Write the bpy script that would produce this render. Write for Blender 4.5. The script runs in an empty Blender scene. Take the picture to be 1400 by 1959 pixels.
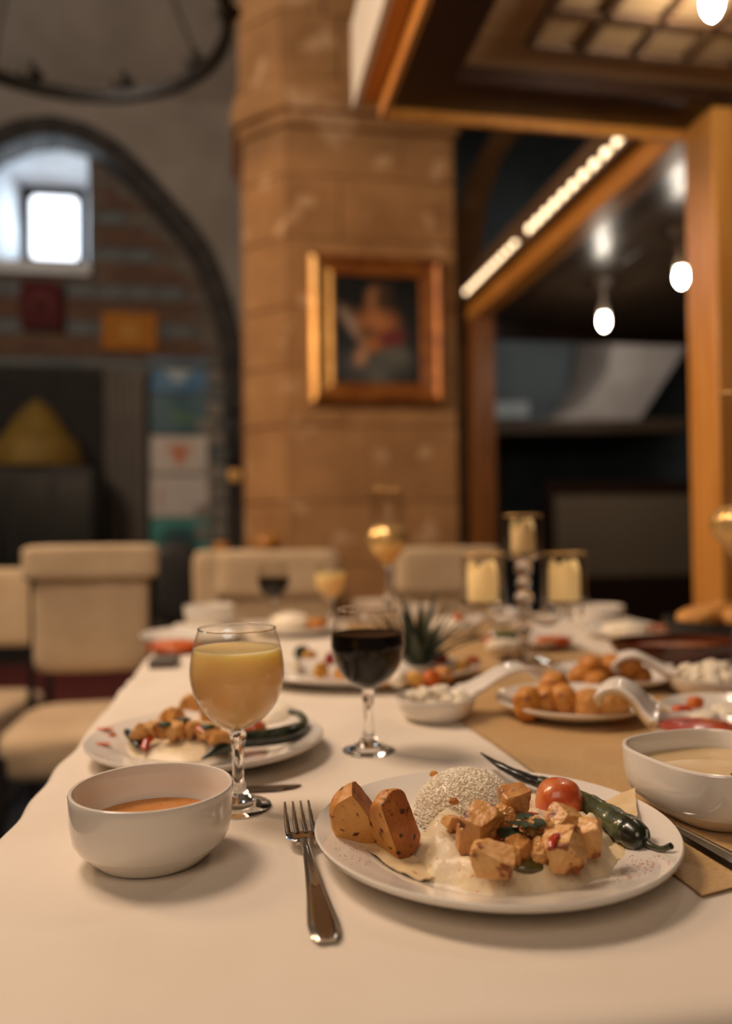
import bpy, bmesh, math, random
from mathutils import Vector, Matrix, noise
import numpy as np

random.seed(7)
scene = bpy.context.scene
COL = scene.collection

# ------------------------------------------------------------------ camera
F, PITCH, ROLL = 1533.0, 0.0209, -0.0118
CAMZ = 1.0
cam_d = bpy.data.cameras.new('camera')
cam = bpy.data.objects.new('camera', cam_d); COL.objects.link(cam)
cam_d.sensor_fit = 'VERTICAL'; cam_d.sensor_height = 36.0
cam_d.lens = F / 1959.0 * 36.0
cam_d.clip_start = 0.02; cam_d.clip_end = 60
cam_d.dof.use_dof = True
cam_d.dof.focus_distance = 0.625
cam_d.dof.aperture_fstop = 2.25
cam.matrix_world = Matrix.Translation((0, 0, CAMZ)) @ Matrix.Rotation(math.pi/2 + PITCH, 4, 'X') @ Matrix.Rotation(ROLL, 4, 'Z')
scene.camera = cam

# ------------------------------------------------------------------ view + world
scene.view_settings.view_transform = 'Standard'
scene.view_settings.look = 'None'
scene.view_settings.gamma = 1.0
scene.view_settings.use_curve_mapping = False
scene.view_settings.exposure = 0.0
world = bpy.data.worlds.new('world'); scene.world = world
world.use_nodes = True
world.node_tree.nodes['Background'].inputs[0].default_value = (1.0, 0.78, 0.58, 1)
world.node_tree.nodes['Background'].inputs[1].default_value = 0.075

PHI = math.radians(9.9)          # the building's own axes are turned against the view
CP, SP = math.cos(PHI), math.sin(PHI)
def W(u, v, z=0.0):              # building coordinates to world
    return Vector((u*CP - v*SP, u*SP + v*CP, z))

def area(name, loc, target, size, power, color, sizey=None):
    d = bpy.data.lights.new(name, 'AREA'); d.energy = power; d.color = color; d.size = size
    if sizey: d.shape = 'RECTANGLE'; d.size_y = sizey
    o = bpy.data.objects.new(name, d); COL.objects.link(o)
    o.location = loc
    o.rotation_euler = (Vector(target) - Vector(loc)).to_track_quat('-Z', 'Y').to_euler()
    return o
def point(name, loc, power, color, r=0.03):
    d = bpy.data.lights.new(name, 'POINT'); d.energy = power; d.color = color; d.shadow_soft_size = r
    o = bpy.data.objects.new(name, d); COL.objects.link(o); o.location = loc
    return o
WARM = (1.0, 0.74, 0.56)
WARM2 = (1.0, 0.66, 0.38)
area('dining_lamp_light', (-1.0, 1.25, 2.6), (-0.1, 0.8, 0.75), 0.6, 29, WARM)
area('hall_lamp_light', (-0.6, -1.6, 3.0), (0.2, 1.6, 0.9), 1.6, 26, WARM)
area('pillar_lamp_light', W(-2.1, 2.6, 2.9), W(0.95, 4.2, 1.9), 0.7, 62, WARM2)
area('window_daylight', W(-1.66, 8.12, 3.98), W(-1.66, 4.0, 3.4), 0.3, 8, (0.74, 0.88, 1.0), 0.5)
area('vault_fill', W(-2.6, 2.2, 4.4), W(-0.9, 7.5, 3.9), 1.4, 64, (1.0, 0.92, 0.83))  # unseen fill added to lift the vault and back wall
area('stair_fill', W(3.3, 6.1, 3.3), W(3.6, 7.6, 1.9), 0.7, 16, (1.0, 0.88, 0.78))  # unseen light added to brighten the stair soffit and far wall

# ------------------------------------------------------------------ pixel rays (used only to measure positions on known planes)
def ray(px, py):
    x = px - 700; y = py - 979.5
    cr, sr = math.cos(ROLL), math.sin(ROLL)
    a = (x*cr + y*sr)/F; b = (-x*sr + y*cr)/F
    c, s = math.cos(PITCH), math.sin(PITCH)
    return Vector((a, c + b*s, s - b*c))
TZ = 0.75                         # table height
def zp(px, py, z=TZ):
    r = ray(px, py); t = (z - CAMZ)/r.z
    return Vector((r.x*t, r.y*t, z))
def yp(px, py, y):
    r = ray(px, py); t = y/r.y
    return Vector((r.x*t, y, CAMZ + r.z*t))
def vp(px, py, v):                # on a building plane v = const, result in building coordinates
    r = ray(px, py); t = v/(-r.x*SP + r.y*CP)
    X, Y = r.x*t, r.y*t
    return (X*CP + Y*SP, v, CAMZ + r.z*t)

# ------------------------------------------------------------------ materials
def lin(c):
    if isinstance(c, str):
        c = c.lstrip('#'); c = tuple(int(c[i:i+2], 16)/255 for i in (0, 2, 4))
    return tuple(x/12.92 if x <= 0.04045 else ((x+0.055)/1.055)**2.4 for x in c[:3]) + (1.0,)

def mat(name, color, rough=0.5, metal=0.0, c2=None, nscale=20, ndetail=4, bump=0.0, bscale=None, spec=0.5,
        sss=0.0, sssr=(0.01, 0.005, 0.003), emit=None, estr=0, coat=0.0, stretch=None, lo=0.35, hi=0.65, c3=None, s3=60, t3=0.62, sheen=0.0):
    m = bpy.data.materials.new(name); m.use_nodes = True
    nt = m.node_tree; N = nt.nodes; L = nt.links
    b = N['Principled BSDF']
    b.inputs['Base Color'].default_value = lin(color)
    b.inputs['Roughness'].default_value = rough
    b.inputs['Metallic'].default_value = metal
    b.inputs['Specular IOR Level'].default_value = spec
    b.inputs['Coat Weight'].default_value = coat
    if sheen: b.inputs['Sheen Weight'].default_value = sheen
    if sss:
        b.inputs['Subsurface Weight'].default_value = sss
        b.inputs['Subsurface Radius'].default_value = sssr
        b.inputs['Subsurface Scale'].default_value = 1.0
    if emit:
        b.inputs['Emission Color'].default_value = lin(emit); b.inputs['Emission Strength'].default_value = estr
    tc = N.new('ShaderNodeTexCoord'); mp = N.new('ShaderNodeMapping')
    L.new(tc.outputs['Object'], mp.inputs['Vector'])
    if stretch: mp.inputs['Scale'].default_value = stretch
    def nz(sc, det=ndetail):
        n = N.new('ShaderNodeTexNoise'); n.inputs['Scale'].default_value = sc; n.inputs['Detail'].default_value = det
        L.new(mp.outputs[0], n.inputs['Vector']); return n
    if c2:
        n = nz(nscale); r = N.new('ShaderNodeMapRange')
        r.inputs['From Min'].default_value = lo; r.inputs['From Max'].default_value = hi
        L.new(n.outputs[0], r.inputs['Value'])
        mx = N.new('ShaderNodeMix'); mx.data_type = 'RGBA'
        mx.inputs['A'].default_value = lin(color); mx.inputs['B'].default_value = lin(c2)
        L.new(r.outputs[0], mx.inputs['Factor']); out = mx.outputs['Result']
        if c3:
            n3 = nz(s3, 3); r3 = N.new('ShaderNodeMapRange')
            r3.inputs['From Min'].default_value = t3; r3.inputs['From Max'].default_value = t3 + 0.06
            L.new(n3.outputs[0], r3.inputs['Value'])
            m3 = N.new('ShaderNodeMix'); m3.data_type = 'RGBA'
            L.new(r3.outputs[0], m3.inputs['Factor']); L.new(out, m3.inputs['A']); m3.inputs['B'].default_value = lin(c3)
            out = m3.outputs['Result']
        L.new(out, b.inputs['Base Color'])
    if bump:
        n = nz(bscale or nscale*2, 5)
        bp = N.new('ShaderNodeBump'); bp.inputs['Strength'].default_value = 1.0; bp.inputs['Distance'].default_value = bump
        L.new(n.outputs[0], bp.inputs['Height']); L.new(bp.outputs[0], b.inputs['Normal'])
    return m

def thin_glass(name, tint='#f6f3ee', ior=1.45, rough=0.0):
    m = bpy.data.materials.new(name); m.use_nodes = True
    nt = m.node_tree; N = nt.nodes; L = nt.links
    N.remove(N['Principled BSDF'])
    out = N['Material Output']
    tr = N.new('ShaderNodeBsdfTransparent'); tr.inputs[0].default_value = lin(tint)
    gl = N.new('ShaderNodeBsdfGlossy'); gl.inputs['Roughness'].default_value = rough
    lw = N.new('ShaderNodeLayerWeight'); lw.inputs['Blend'].default_value = 0.5      # facing = 1 - |cos|
    pw = N.new('ShaderNodeMath'); pw.operation = 'POWER'; pw.inputs[1].default_value = 4.0; L.new(lw.outputs['Facing'], pw.inputs[0])
    fr = N.new('ShaderNodeMath'); fr.operation = 'MULTIPLY_ADD'; fr.inputs[1].default_value = 0.9; fr.inputs[2].default_value = 0.035; L.new(pw.outputs[0], fr.inputs[0])
    mx = N.new('ShaderNodeMixShader')
    L.new(fr.outputs[0], mx.inputs[0]); L.new(tr.outputs[0], mx.inputs[1]); L.new(gl.outputs[0], mx.inputs[2])
    L.new(mx.outputs[0], out.inputs[0])
    return m

def solid_glass(name, color='#ffffff', rough=0.0, ior=1.5):
    m = bpy.data.materials.new(name); m.use_nodes = True
    b = m.node_tree.nodes['Principled BSDF']
    b.inputs['Base Color'].default_value = lin(color)
    b.inputs['Transmission Weight'].default_value = 1.0
    b.inputs['Roughness'].default_value = rough; b.inputs['IOR'].default_value = ior
    return m

def print_mat(name, base, blobs, rough=0.6, weave=0.0):
    """flat print: soft ellipses on a ground, in the object's own x/z coordinates (metres)"""
    m = bpy.data.materials.new(name); m.use_nodes = True
    nt = m.node_tree; N = nt.nodes; L = nt.links
    b = N['Principled BSDF']; b.inputs['Roughness'].default_value = rough
    tc = N.new('ShaderNodeTexCoord')
    nz = N.new('ShaderNodeTexNoise'); nz.inputs['Scale'].default_value = 14; L.new(tc.outputs['Object'], nz.inputs['Vector'])
    rgb = N.new('ShaderNodeRGB'); rgb.outputs[0].default_value = lin(base); cur = rgb.outputs[0]
    for (cx, cz, rx, rz, ang, col, soft) in blobs:
        mp = N.new('ShaderNodeMapping'); mp.vector_type = 'TEXTURE'
        mp.inputs['Location'].default_value = (cx, 0, cz)
        mp.inputs['Rotation'].default_value = (0, math.radians(ang), 0)
        mp.inputs['Scale'].default_value = (rx, 1000, rz)
        L.new(tc.outputs['Object'], mp.inputs['Vector'])
        ln = N.new('ShaderNodeVectorMath'); ln.operation = 'LENGTH'; L.new(mp.outputs[0], ln.inputs[0])
        ad = N.new('ShaderNodeMath'); ad.operation = 'MULTIPLY_ADD'
        L.new(nz.outputs[0], ad.inputs[0]); ad.inputs[1].default_value = 0.25; L.new(ln.outputs['Value'], ad.inputs[2])
        r = N.new('ShaderNodeMapRange'); r.inputs['From Min'].default_value = 1.12 + soft; r.inputs['From Max'].default_value = 1.12 - soft
        L.new(ad.outputs[0], r.inputs['Value'])
        mx = N.new('ShaderNodeMix'); mx.data_type = 'RGBA'
        L.new(r.outputs[0], mx.inputs['Factor']); L.new(cur, mx.inputs['A']); mx.inputs['B'].default_value = lin(col)
        cur = mx.outputs['Result']
    L.new(cur, b.inputs['Base Color'])
    return m

# ------------------------------------------------------------------ mesh building
_ico = {}
def ico(sub):
    if sub not in _ico:
        bm = bmesh.new(); bmesh.ops.create_icosphere(bm, subdivisions=sub, radius=1.0)
        _ico[sub] = ([v.co.copy() for v in bm.verts], [tuple(v.index for v in f.verts) for f in bm.faces]); bm.free()
    return _ico[sub]

class MB:
    def __init__(s): s.v = []; s.f = []
    def add(s, vs, fs):
        n = len(s.v); s.v += [Vector(p) for p in vs]; s.f += [tuple(i+n for i in f) for f in fs]; return s
    def box(s, c, d, rot=None):
        cx, cy, cz = c; x, y, z = d[0]/2, d[1]/2, d[2]/2
        vs = [Vector((a*x, b*y, e*z)) for a in (-1, 1) for b in (-1, 1) for e in (-1, 1)]
        if rot is not None: vs = [rot @ q for q in vs]
        vs = [q + Vector(c) for q in vs]
        return s.add(vs, [(0, 1, 3, 2), (4, 6, 7, 5), (0, 4, 5, 1), (2, 3, 7, 6), (0, 2, 6, 4), (1, 5, 7, 3)])
    def box2(s, a, b):
        return s.box([(a[i]+b[i])/2 for i in range(3)], [abs(b[i]-a[i]) for i in range(3)])
    def lathe(s, prof, seg=48, c=(0, 0, 0), shape=None, closed=False):
        vs = []; fs = []
        n = len(prof); cx, cy, cz = c
        for k in range(seg):
            a = 2*math.pi*k/seg
            q = shape(a) if shape else 1.0
            for (r, z) in prof: vs.append((cx + r*q*math.cos(a), cy + r*q*math.sin(a), cz + z))
        for k in range(seg):
            k2 = (k+1) % seg
            for i in range(n-1 + (1 if closed else 0)):
                i2 = (i+1) % n
                fs.append((k*n+i, k2*n+i, k2*n+i2, k*n+i2))
        return s.add(vs, fs)
    def tube(s, path, rad, seg=10, cap=True, flat=1.0, up=Vector((0, 0, 1))):
        path = [Vector(p) for p in path]
        if not hasattr(rad, '__len__'): rad = [rad]*len(path)
        vs = []; fs = []; n = len(path); prev = None
        for i, p in enumerate(path):
            t = (path[min(i+1, n-1)] - path[max(i-1, 0)]).normalized()
            a = t.cross(up)
            if a.length < 1e-4: a = prev if prev is not None else Vector((1, 0, 0))
            a.normalize(); b = a.cross(t).normalized(); prev = a
            for k in range(seg):
                th = 2*math.pi*k/seg
                vs.append(p + a*(math.cos(th)*rad[i]) + b*(math.sin(th)*rad[i]*flat))
        for i in range(n-1):
            for k in range(seg):
                k2 = (k+1) % seg
                fs.append((i*seg+k, i*seg+k2, (i+1)*seg+k2, (i+1)*seg+k))
        if cap:
            fs.append(tuple(range(seg-1, -1, -1))); fs.append(tuple((n-1)*seg + k for k in range(seg)))
        return s.add(vs, fs)
    def grid(s, fn, nu, nv, closeu=False):
        vs = [fn(i/(nu - (0 if closeu else 1)), j/(nv-1)) for i in range(nu) for j in range(nv)]; fs = []
        for i in range(nu if closeu else nu-1):
            i2 = (i+1) % nu
            for j in range(nv-1): fs.append((i*nv+j, i2*nv+j, i2*nv+j+1, i*nv+j+1))
        return s.add(vs, fs)
    def prism(s, poly, f0, f1):
        """poly of 2-d points, f0/f1 map a point to the two end faces"""
        n = len(poly)
        vs = [f0(p) for p in poly] + [f1(p) for p in poly]
        fs = [tuple(range(n-1, -1, -1)), tuple(range(n, 2*n))]
        fs += [(i, (i+1) % n, n+(i+1) % n, n+i) for i in range(n)]
        return s.add(vs, fs)
    def blob(s, c, dims, sub=3, planes=(), rot=None, namp=0.0, nsc=3.0, seed=0, power=2.0):
        vs0, fs = ico(sub); vs = []
        sd = Vector((seed*3.17, seed*1.7, seed*7.3))
        for p in vs0:
            if power != 2.0:
                l = (abs(p.x)**power + abs(p.y)**power + abs(p.z)**power)**(1/power); q = p/l
            else: q = p.copy()
            for (nx, ny, nz, d) in planes:
                nn = Vector((nx, ny, nz)).normalized(); e = q.dot(nn) - d
                if e > 0: q = q - nn*e*0.97
            if namp: q = q*(1 + namp*noise.fractal(p*nsc + sd, 1.0, 2.0, 3))
            q = Vector((q.x*dims[0], q.y*dims[1], q.z*dims[2]))
            if rot is not None: q = rot @ q
            vs.append(q + Vector(c))
        return s.add(vs, fs)
    def build(s, name, m, parent=None, off=(0, 0, 0), smooth=True, bevel=0, sub=0, loc=None, rotz=0):
        me = bpy.data.meshes.new(name)
        o = Vector(off)
        me.from_pydata([p - o for p in s.v], [], s.f); me.update()
        bm = bmesh.new(); bm.from_mesh(me); bmesh.ops.recalc_face_normals(bm, faces=bm.faces); bm.to_mesh(me); bm.free()
        if smooth:
            me.polygons.foreach_set('use_smooth', [True]*len(me.polygons))
            me.set_sharp_from_angle(angle=math.radians(smooth if smooth is not True else 40))
        me.materials.append(m)
        ob = bpy.data.objects.new(name, me); COL.objects.link(ob)
        if parent is not None: ob.parent = parent
        if loc is not None: ob.location = loc
        if rotz: ob.rotation_euler.z = rotz
        if bevel:
            b = ob.modifiers.new('bevel', 'BEVEL'); b.width = bevel; b.segments = 2; b.limit_method = 'ANGLE'
        if sub:
            q = ob.modifiers.new('sub', 'SUBSURF'); q.levels = sub; q.render_levels = sub
        return ob

def tag(o, label=None, cat=None, group=None, kind=None):
    if label: o['label'] = label
    if cat: o['category'] = cat
    if group: o['group'] = group
    if kind: o['kind'] = kind
    return o
def thing(name, label, cat, loc=(0, 0, 0), rotz=0.0, group=None, kind=None):
    o = bpy.data.objects.new(name, None); COL.objects.link(o)
    o.location = loc; o.rotation_euler.z = rotz; o.empty_display_size = 0.05
    return tag(o, label, cat, group, kind)
def single(mb, name, m, label, cat, base, group=None, **k):
    """a thing that is one mesh, its origin at base"""
    o = mb.build(name, m, None, off=base, **k); o.location = base
    return tag(o, label, cat, group)
def struct(mb, name, m, label=None, bevel=0, smooth=30):
    """setting, built in building coordinates"""
    o = mb.build(name, m, None, smooth=smooth, bevel=bevel); o.rotation_euler.z = PHI
    tag(o, label, None, None, 'structure'); return o
def rot(ax=0, ay=0, az=0):
    return (Matrix.Rotation(math.radians(az), 3, 'Z') @ Matrix.Rotation(math.radians(ay), 3, 'Y') @ Matrix.Rotation(math.radians(ax), 3, 'X'))
def spline(pts, n=8):
    pts = [Vector(p) for p in pts]; out = []
    P = [pts[0]*2 - pts[1]] + pts + [pts[-1]*2 - pts[-2]]
    for i in range(1, len(P)-2):
        for k in range(n):
            t = k/n; a, b, c, d = P[i-1], P[i], P[i+1], P[i+2]
            out.append(0.5*((2*b) + (c-a)*t + (2*a-5*b+4*c-d)*t*t + (3*b-a-3*c+d)*t**3))
    out.append(pts[-1]); return out
def lerpl(l, n):
    """resample a list of numbers to n entries"""
    return list(np.interp(np.linspace(0, 1, n), np.linspace(0, 1, len(l)), l))

# ------------------------------------------------------------------ material palette
M = {}
M['floor'] = mat('floor_stone', '#4a3d34', 0.5, c2='#3a2f28', nscale=3, bump=0.002)
M['rug_blue'] = mat('rug_blue', '#2b3440', 0.9, c2='#343f4b', nscale=30, bump=0.002)
M['rug_red'] = mat('rug_red', '#6b2420', 0.9, c2='#511a18', nscale=30, bump=0.002)
M['plaster'] = mat('grey_plaster', '#9b9187', 0.85, c2='#8a8076', nscale=2.2, bump=0.004, bscale=25)
M['pilaster'] = mat('grey_pilaster_stone', '#6a625a', 0.85, c2='#5b544d', nscale=3)
M['mortar'] = mat('mortar', '#6f665d', 0.9, c2='#5e564e', nscale=6, bump=0.004)
M['brick'] = mat('old_brick', '#75513f', 0.85, c2='#5d4236', nscale=7, bump=0.004, bscale=40)
M['brick_b'] = mat('old_brick_dark', '#664a3c', 0.85, c2='#79573f', nscale=7, bump=0.004, bscale=40)
M['bluestone'] = mat('blue_grey_stone', '#565f62', 0.85, c2='#6d6f6c', nscale=6, bump=0.005, bscale=30)
M['palestone'] = mat('pale_rough_stone', '#9a9289', 0.85, c2='#7e7870', nscale=5, bump=0.006, bscale=30)
M['archstone'] = mat('dark_arch_stone', '#3a342f', 0.8, c2='#2e2925', nscale=5, bump=0.005, bscale=30)
M['ashlar'] = mat('tan_ashlar', '#b18354', 0.8, c2='#9b7045', nscale=3.5, bump=0.003, bscale=45, c3='#c8a078', s3=4.5, t3=0.6)
M['joint'] = mat('tan_joint', '#8d6a4a', 0.9, c2='#7d5d40', nscale=9)
M['darkwall'] = mat('dark_teal_wall', '#5f6b70', 0.8, c2='#4e585c', nscale=2, bump=0.004)
M['alcove_dark'] = mat('alcove_shade', '#2e2a27', 0.9, c2='#262321', nscale=9)
M['iron'] = mat('black_iron', '#23211f', 0.5, 0.6, c2='#2c2a27', nscale=20)
M['niche'] = mat('white_limewash', '#d9dce0', 0.8, c2='#c9ccd0', nscale=5, bump=0.003)
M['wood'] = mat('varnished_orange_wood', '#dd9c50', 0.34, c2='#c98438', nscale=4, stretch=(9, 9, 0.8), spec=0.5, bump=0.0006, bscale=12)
M['wood_h'] = mat('varnished_wood_rail', '#d8974a', 0.34, c2='#c07c34', nscale=4, stretch=(9, 0.8, 9), spec=0.5)
M['wood_d'] = mat('dark_stained_wood', '#3a2315', 0.35, c2='#2c190e', nscale=4, stretch=(8, 0.8, 8))
M['wood_m'] = mat('brown_ceiling_wood', '#a1825f', 0.45, c2='#8f7150', nscale=4, stretch=(0.8, 8, 8))
M['wood_l'] = mat('ceiling_panel', '#a08461', 0.5, c2='#917552', nscale=3)
M['lattice'] = mat('lattice_wood', '#5f4630', 0.45, c2='#513a27', nscale=5)
M['post_shaded'] = mat('shaded_varnished_post', '#8a5526', 0.4, c2='#70431c', nscale=4, stretch=(9, 9, 0.8))  # the far post's shade is mixed into this darker varnish colour
M['plank'] = mat('glossy_dark_plank', '#5c4a3b', 0.3, c2='#4a3a2e', nscale=4, stretch=(8, 0.7, 8))
M['gold_frame'] = mat('gilt_wood', '#a9682a', 0.38, 0.35, c2='#80461a', nscale=14, bump=0.001, bscale=60)
M['gilt_lit'] = mat('lit_gilt', '#d8a863', 0.35, 0.45, c2='#c08e4a', nscale=14)  # lighter gilt for the left rail, light from the left painted in
M['led'] = mat('led_lens', '#fff2dc', 0.3, emit='#ffdcae', estr=3.6)
M['bulb'] = mat('bulb_glow', '#ffffff', 0.3, emit='#fff1dc', estr=70)
M['bulb_near'] = mat('bulb_glow_near', '#ffffff', 0.3, emit='#fff1dc', estr=260)
M['white_metal'] = mat('white_socket', '#e4ddd2', 0.35)
M['cream'] = mat('cream_upholstery', '#cdb594', 0.85, c2='#c2a987', nscale=9, bump=0.0015, bscale=240, sheen=0.2)
M['cloth'] = mat('white_tablecloth', '#e6dccd', 0.8, c2='#e1d6c5', nscale=8, bump=0.0002, bscale=900, sheen=0.15)
M['gold_cloth'] = mat('gold_satin_runner', '#c9a468', 0.48, c2='#b9935a', nscale=260, bump=0.0003, bscale=700, sheen=0.25)
M['porcelain'] = mat('white_porcelain', '#e9e4db', 0.12, coat=0.4, c2='#e6e0d6', nscale=10, spec=0.55)
M['steel'] = mat('stainless_steel', '#b7b2ab', 0.18, 1.0, c2='#a9a49d', nscale=40, bump=0.00004, bscale=300)
M['glass_thin'] = thin_glass('clear_thin_glass')
M['glass'] = solid_glass('clear_glass')
M['crystal'] = solid_glass('cut_crystal', ior=1.6)
M['juice'] = mat('cloudy_juice', '#ffdaa2', 0.2, c2='#ffd498', nscale=8, sss=0.85, sssr=(0.06, 0.04, 0.018))
M['wine'] = mat('dark_cherry_drink', '#0a0504', 0.35, spec=0.15, c2='#120908', nscale=8)
M['wax'] = mat('candle_wax', '#efdcae', 0.45, c2='#ead39c', nscale=12, sss=0.4, sssr=(0.02, 0.012, 0.006))
M['gold_glass'] = mat('gold_mercury_glass', '#e6c58a', 0.26, 0.6, c2='#d6ab62', nscale=30, bump=0.002, bscale=60)
M['black'] = mat('matt_black', '#161413', 0.6, c2='#1c1a19', nscale=10)
M['soup'] = mat('lentil_soup', '#c98a45', 0.22, c2='#c0803b', nscale=60, c3='#a9601f', s3=240, t3=0.64)
M['cream_soup'] = mat('pale_soup', '#d8bf92', 0.2, c2='#d2b788', nscale=40)
M['puree'] = mat('cream_puree', '#eadbbd', 0.38, c2='#e2cfa6', nscale=60, sss=0.25, sssr=(0.006, 0.004, 0.002), bump=0.0012, bscale=150, c3='#d08d4c', s3=170, t3=0.66)
M['rice'] = mat('buttery_rice', '#f8efdc', 0.4, c2='#f1e4c8', nscale=60, sss=0.2, sssr=(0.004, 0.003, 0.002))
M['chicken'] = mat('saute_chicken', '#dfb172', 0.34, c2='#c98f4b', nscale=55, ndetail=6, sss=0.2, sssr=(0.005, 0.003, 0.0015), bump=0.0008, bscale=260, c3='#8a4c20', s3=85, t3=0.555)
M['chicken_b'] = mat('browned_chicken', '#cf9a58', 0.34, c2='#a96a30', nscale=50, ndetail=6, sss=0.15, sssr=(0.004, 0.002, 0.001), bump=0.001, bscale=260, c3='#5a2a12', s3=70, t3=0.56)
M['potato'] = mat('spiced_potato', '#d9a155', 0.45, c2='#c07e38', nscale=40, ndetail=7, bump=0.0009, bscale=240, c3='#5a2611', s3=150, t3=0.6)
M['potato_skin'] = mat('browned_potato_face', '#b87338', 0.45, c2='#935023', nscale=60, ndetail=7, bump=0.001, bscale=240, c3='#3f1a0c', s3=150, t3=0.58)
M['tomato'] = mat('grilled_tomato', '#c4532a', 0.3, c2='#dd9354', nscale=55, lo=0.45, hi=0.7, coat=0.4, sss=0.15, sssr=(0.006, 0.002, 0.001))
M['red_pepper'] = mat('red_pepper', '#9e2a16', 0.25, c2='#b9411f', nscale=60, coat=0.3)
M['green_pepper'] = mat('charred_green_pepper', '#4c5634', 0.3, c2='#2b3221', nscale=45, ndetail=5, coat=0.35, lo=0.4, hi=0.62, bump=0.0006, bscale=120)
M['charred'] = mat('charred_pepper_tip', '#15140f', 0.3, c2='#23231a', nscale=60, coat=0.3)
M['pepper_dark'] = mat('roast_pepper_dark', '#2f3824', 0.25, c2='#14170f', nscale=60, coat=0.4)
M['olive'] = mat('stewed_green_pepper', '#6a5f22', 0.2, c2='#4a431a', nscale=60, coat=0.5)
M['parsley'] = mat('parsley', '#1f2e1c', 0.45, c2='#2e4023', nscale=90)
M['sauce'] = mat('tomato_sauce', '#6a2a0e', 0.12, c2='#8a3d14', nscale=90, coat=0.6)
M['lavash'] = mat('thin_flatbread', '#e2cda4', 0.6, c2='#d8bd8e', nscale=50, bump=0.0006, bscale=180, c3='#c08a4c', s3=110, t3=0.68)
M['paprika'] = mat('paprika', '#c2662a', 0.8, c2='#a9501e', nscale=200)
M['pastry'] = mat('golden_fried_pastry', '#cf8e3c', 0.45, c2='#a9621f', nscale=30, ndetail=6, bump=0.002, bscale=90, c3='#7a3a14', s3=60, t3=0.62)
M['bread'] = mat('bread_crust', '#d39a52', 0.6, c2='#b9772f', nscale=18, bump=0.002, bscale=80)
M['cheese'] = mat('white_cheese', '#efe6d3', 0.45, c2='#e4d8bf', nscale=60, sss=0.2, sssr=(0.005, 0.004, 0.003), bump=0.0008, bscale=160)
M['clay'] = mat('glazed_clay', '#5a2a16', 0.2, c2='#40190d', nscale=14, coat=0.4)
M['stew'] = mat('baked_stew', '#a5622c', 0.3, c2='#7a3516', nscale=30, bump=0.003, bscale=60, c3='#d09a50', s3=30, t3=0.6)
M['orange_food'] = mat('orange_salad', '#d1732d', 0.35, c2='#c0551d', nscale=40, bump=0.001, bscale=120)
M['yellow_food'] = mat('yellow_meze', '#dba94f', 0.4, c2='#c98b35', nscale=40, bump=0.001, bscale=120)
M['lettuce'] = mat('salad_leaf', '#59602e', 0.45, c2='#3b4522', nscale=40)
M['leaf'] = mat('dark_leaf', '#39422a', 0.5, c2='#262e1e', nscale=30)
M['napkin'] = mat('white_paper', '#e7dccb', 0.8, c2='#e2d5c1', nscale=20)
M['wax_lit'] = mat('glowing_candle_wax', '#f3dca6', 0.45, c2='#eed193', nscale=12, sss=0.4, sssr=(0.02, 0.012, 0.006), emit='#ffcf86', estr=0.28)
M['window'] = mat('bright_window_pane', '#ffffff', 0.3, emit='#e8f2ff', estr=3.0)

# ------------------------------------------------------------------ setting (building coordinates: u across, v away)
MBn = MB
fl = struct(MB().box2((-6.2, -4.2, -0.08), (6.2, 9.6, 0)), 'floor', M['floor'])
for nm, mt, a, b, lab in (('rug', 'rug_blue', (-3.6, 1.6, 0), (-0.15, 3.5, 0.012), 'dark blue rug on the floor under the left chairs'),
                     ('rug', 'rug_red', (-2.6, 4.5, 0), (-0.25, 6.4, 0.012), 'dull red rug on the floor behind the left chairs')):
    o = single(MB().box2(a, b), nm, M[mt], lab, 'rug', (0, 0, 0.0)); o.rotation_euler.z = PHI

# back wall on the left: brick tympanum under a dark stone arch, plaster above
VW = 7.5
HALF = [(-1.5, 4.735), (-1.2, 4.68), (-0.923, 4.53), (-0.68, 4.30), (-0.462, 4.057), (-0.29, 3.86), (-0.135, 3.637), (-0.02, 3.37), (0.07, 3.1), (0.13, 2.82), (0.166, 2.53), (0.19, 2.1)]
OUT = [(-3.0 - u, z) for (u, z) in reversed(HALF[1:])] + HALF          # extrados, left foot to right foot
def inset(poly, d):
    res = []
    for i, (u, z) in enumerate(poly):
        a = poly[max(i-1, 0)]; b = poly[min(i+1, len(poly)-1)]
        t = Vector((b[0]-a[0], b[1]-a[1])).normalized(); n = Vector((t.y, -t.x))
        res.append((u + n.x*d, z + n.y*d))
    return res
INN = inset(OUT, 0.185)
BRICKV = VW + 0.25
def inside_arch(u, z, pad=0.0):
    P = INN
    if z < 2.1: return P[0][0] + pad < u < P[-1][0] - pad
    for i in range(len(P)-1):
        if P[i][0] <= u <= P[i+1][0]:
            t = (u - P[i][0])/(P[i+1][0]-P[i][0] + 1e-9)
            return z < P[i][1] + t*(P[i+1][1]-P[i][1]) - pad
    return False

# window opening in the tympanum: niche outer (ou0..ou1, oz0..oz1), pane inner
NB = BRICKV + 0.42
_a = vp(-14, 292, BRICKV); _b = vp(170, 500, BRICKV); ou0, ou1, oz0, oz1 = _a[0], _b[0], _b[2]-0.1, _a[2]
_a = vp(57, 372, NB); _b = vp(152, 501, NB); pu0, pu1, pz0, pz1 = _a[0], _b[0], _b[2], _a[2]
mb = MB()
for (a, b) in (((-4.2, BRICKV, 0), (ou0, BRICKV+0.12, 5)), ((ou1, BRICKV, 0), (0.35, BRICKV+0.12, 5)),
               ((ou0, BRICKV, 0), (ou1, BRICKV+0.12, oz0)), ((ou0, BRICKV, oz1+0.16), (ou1, BRICKV+0.12, 5))):
    mb.box2(a, b)
wall_back = struct(mb, 'wall_back', M['mortar'])
def wpart(mb, name, m, parent, **k):
    o = mb.build(name, m, parent, **k); return o
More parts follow.
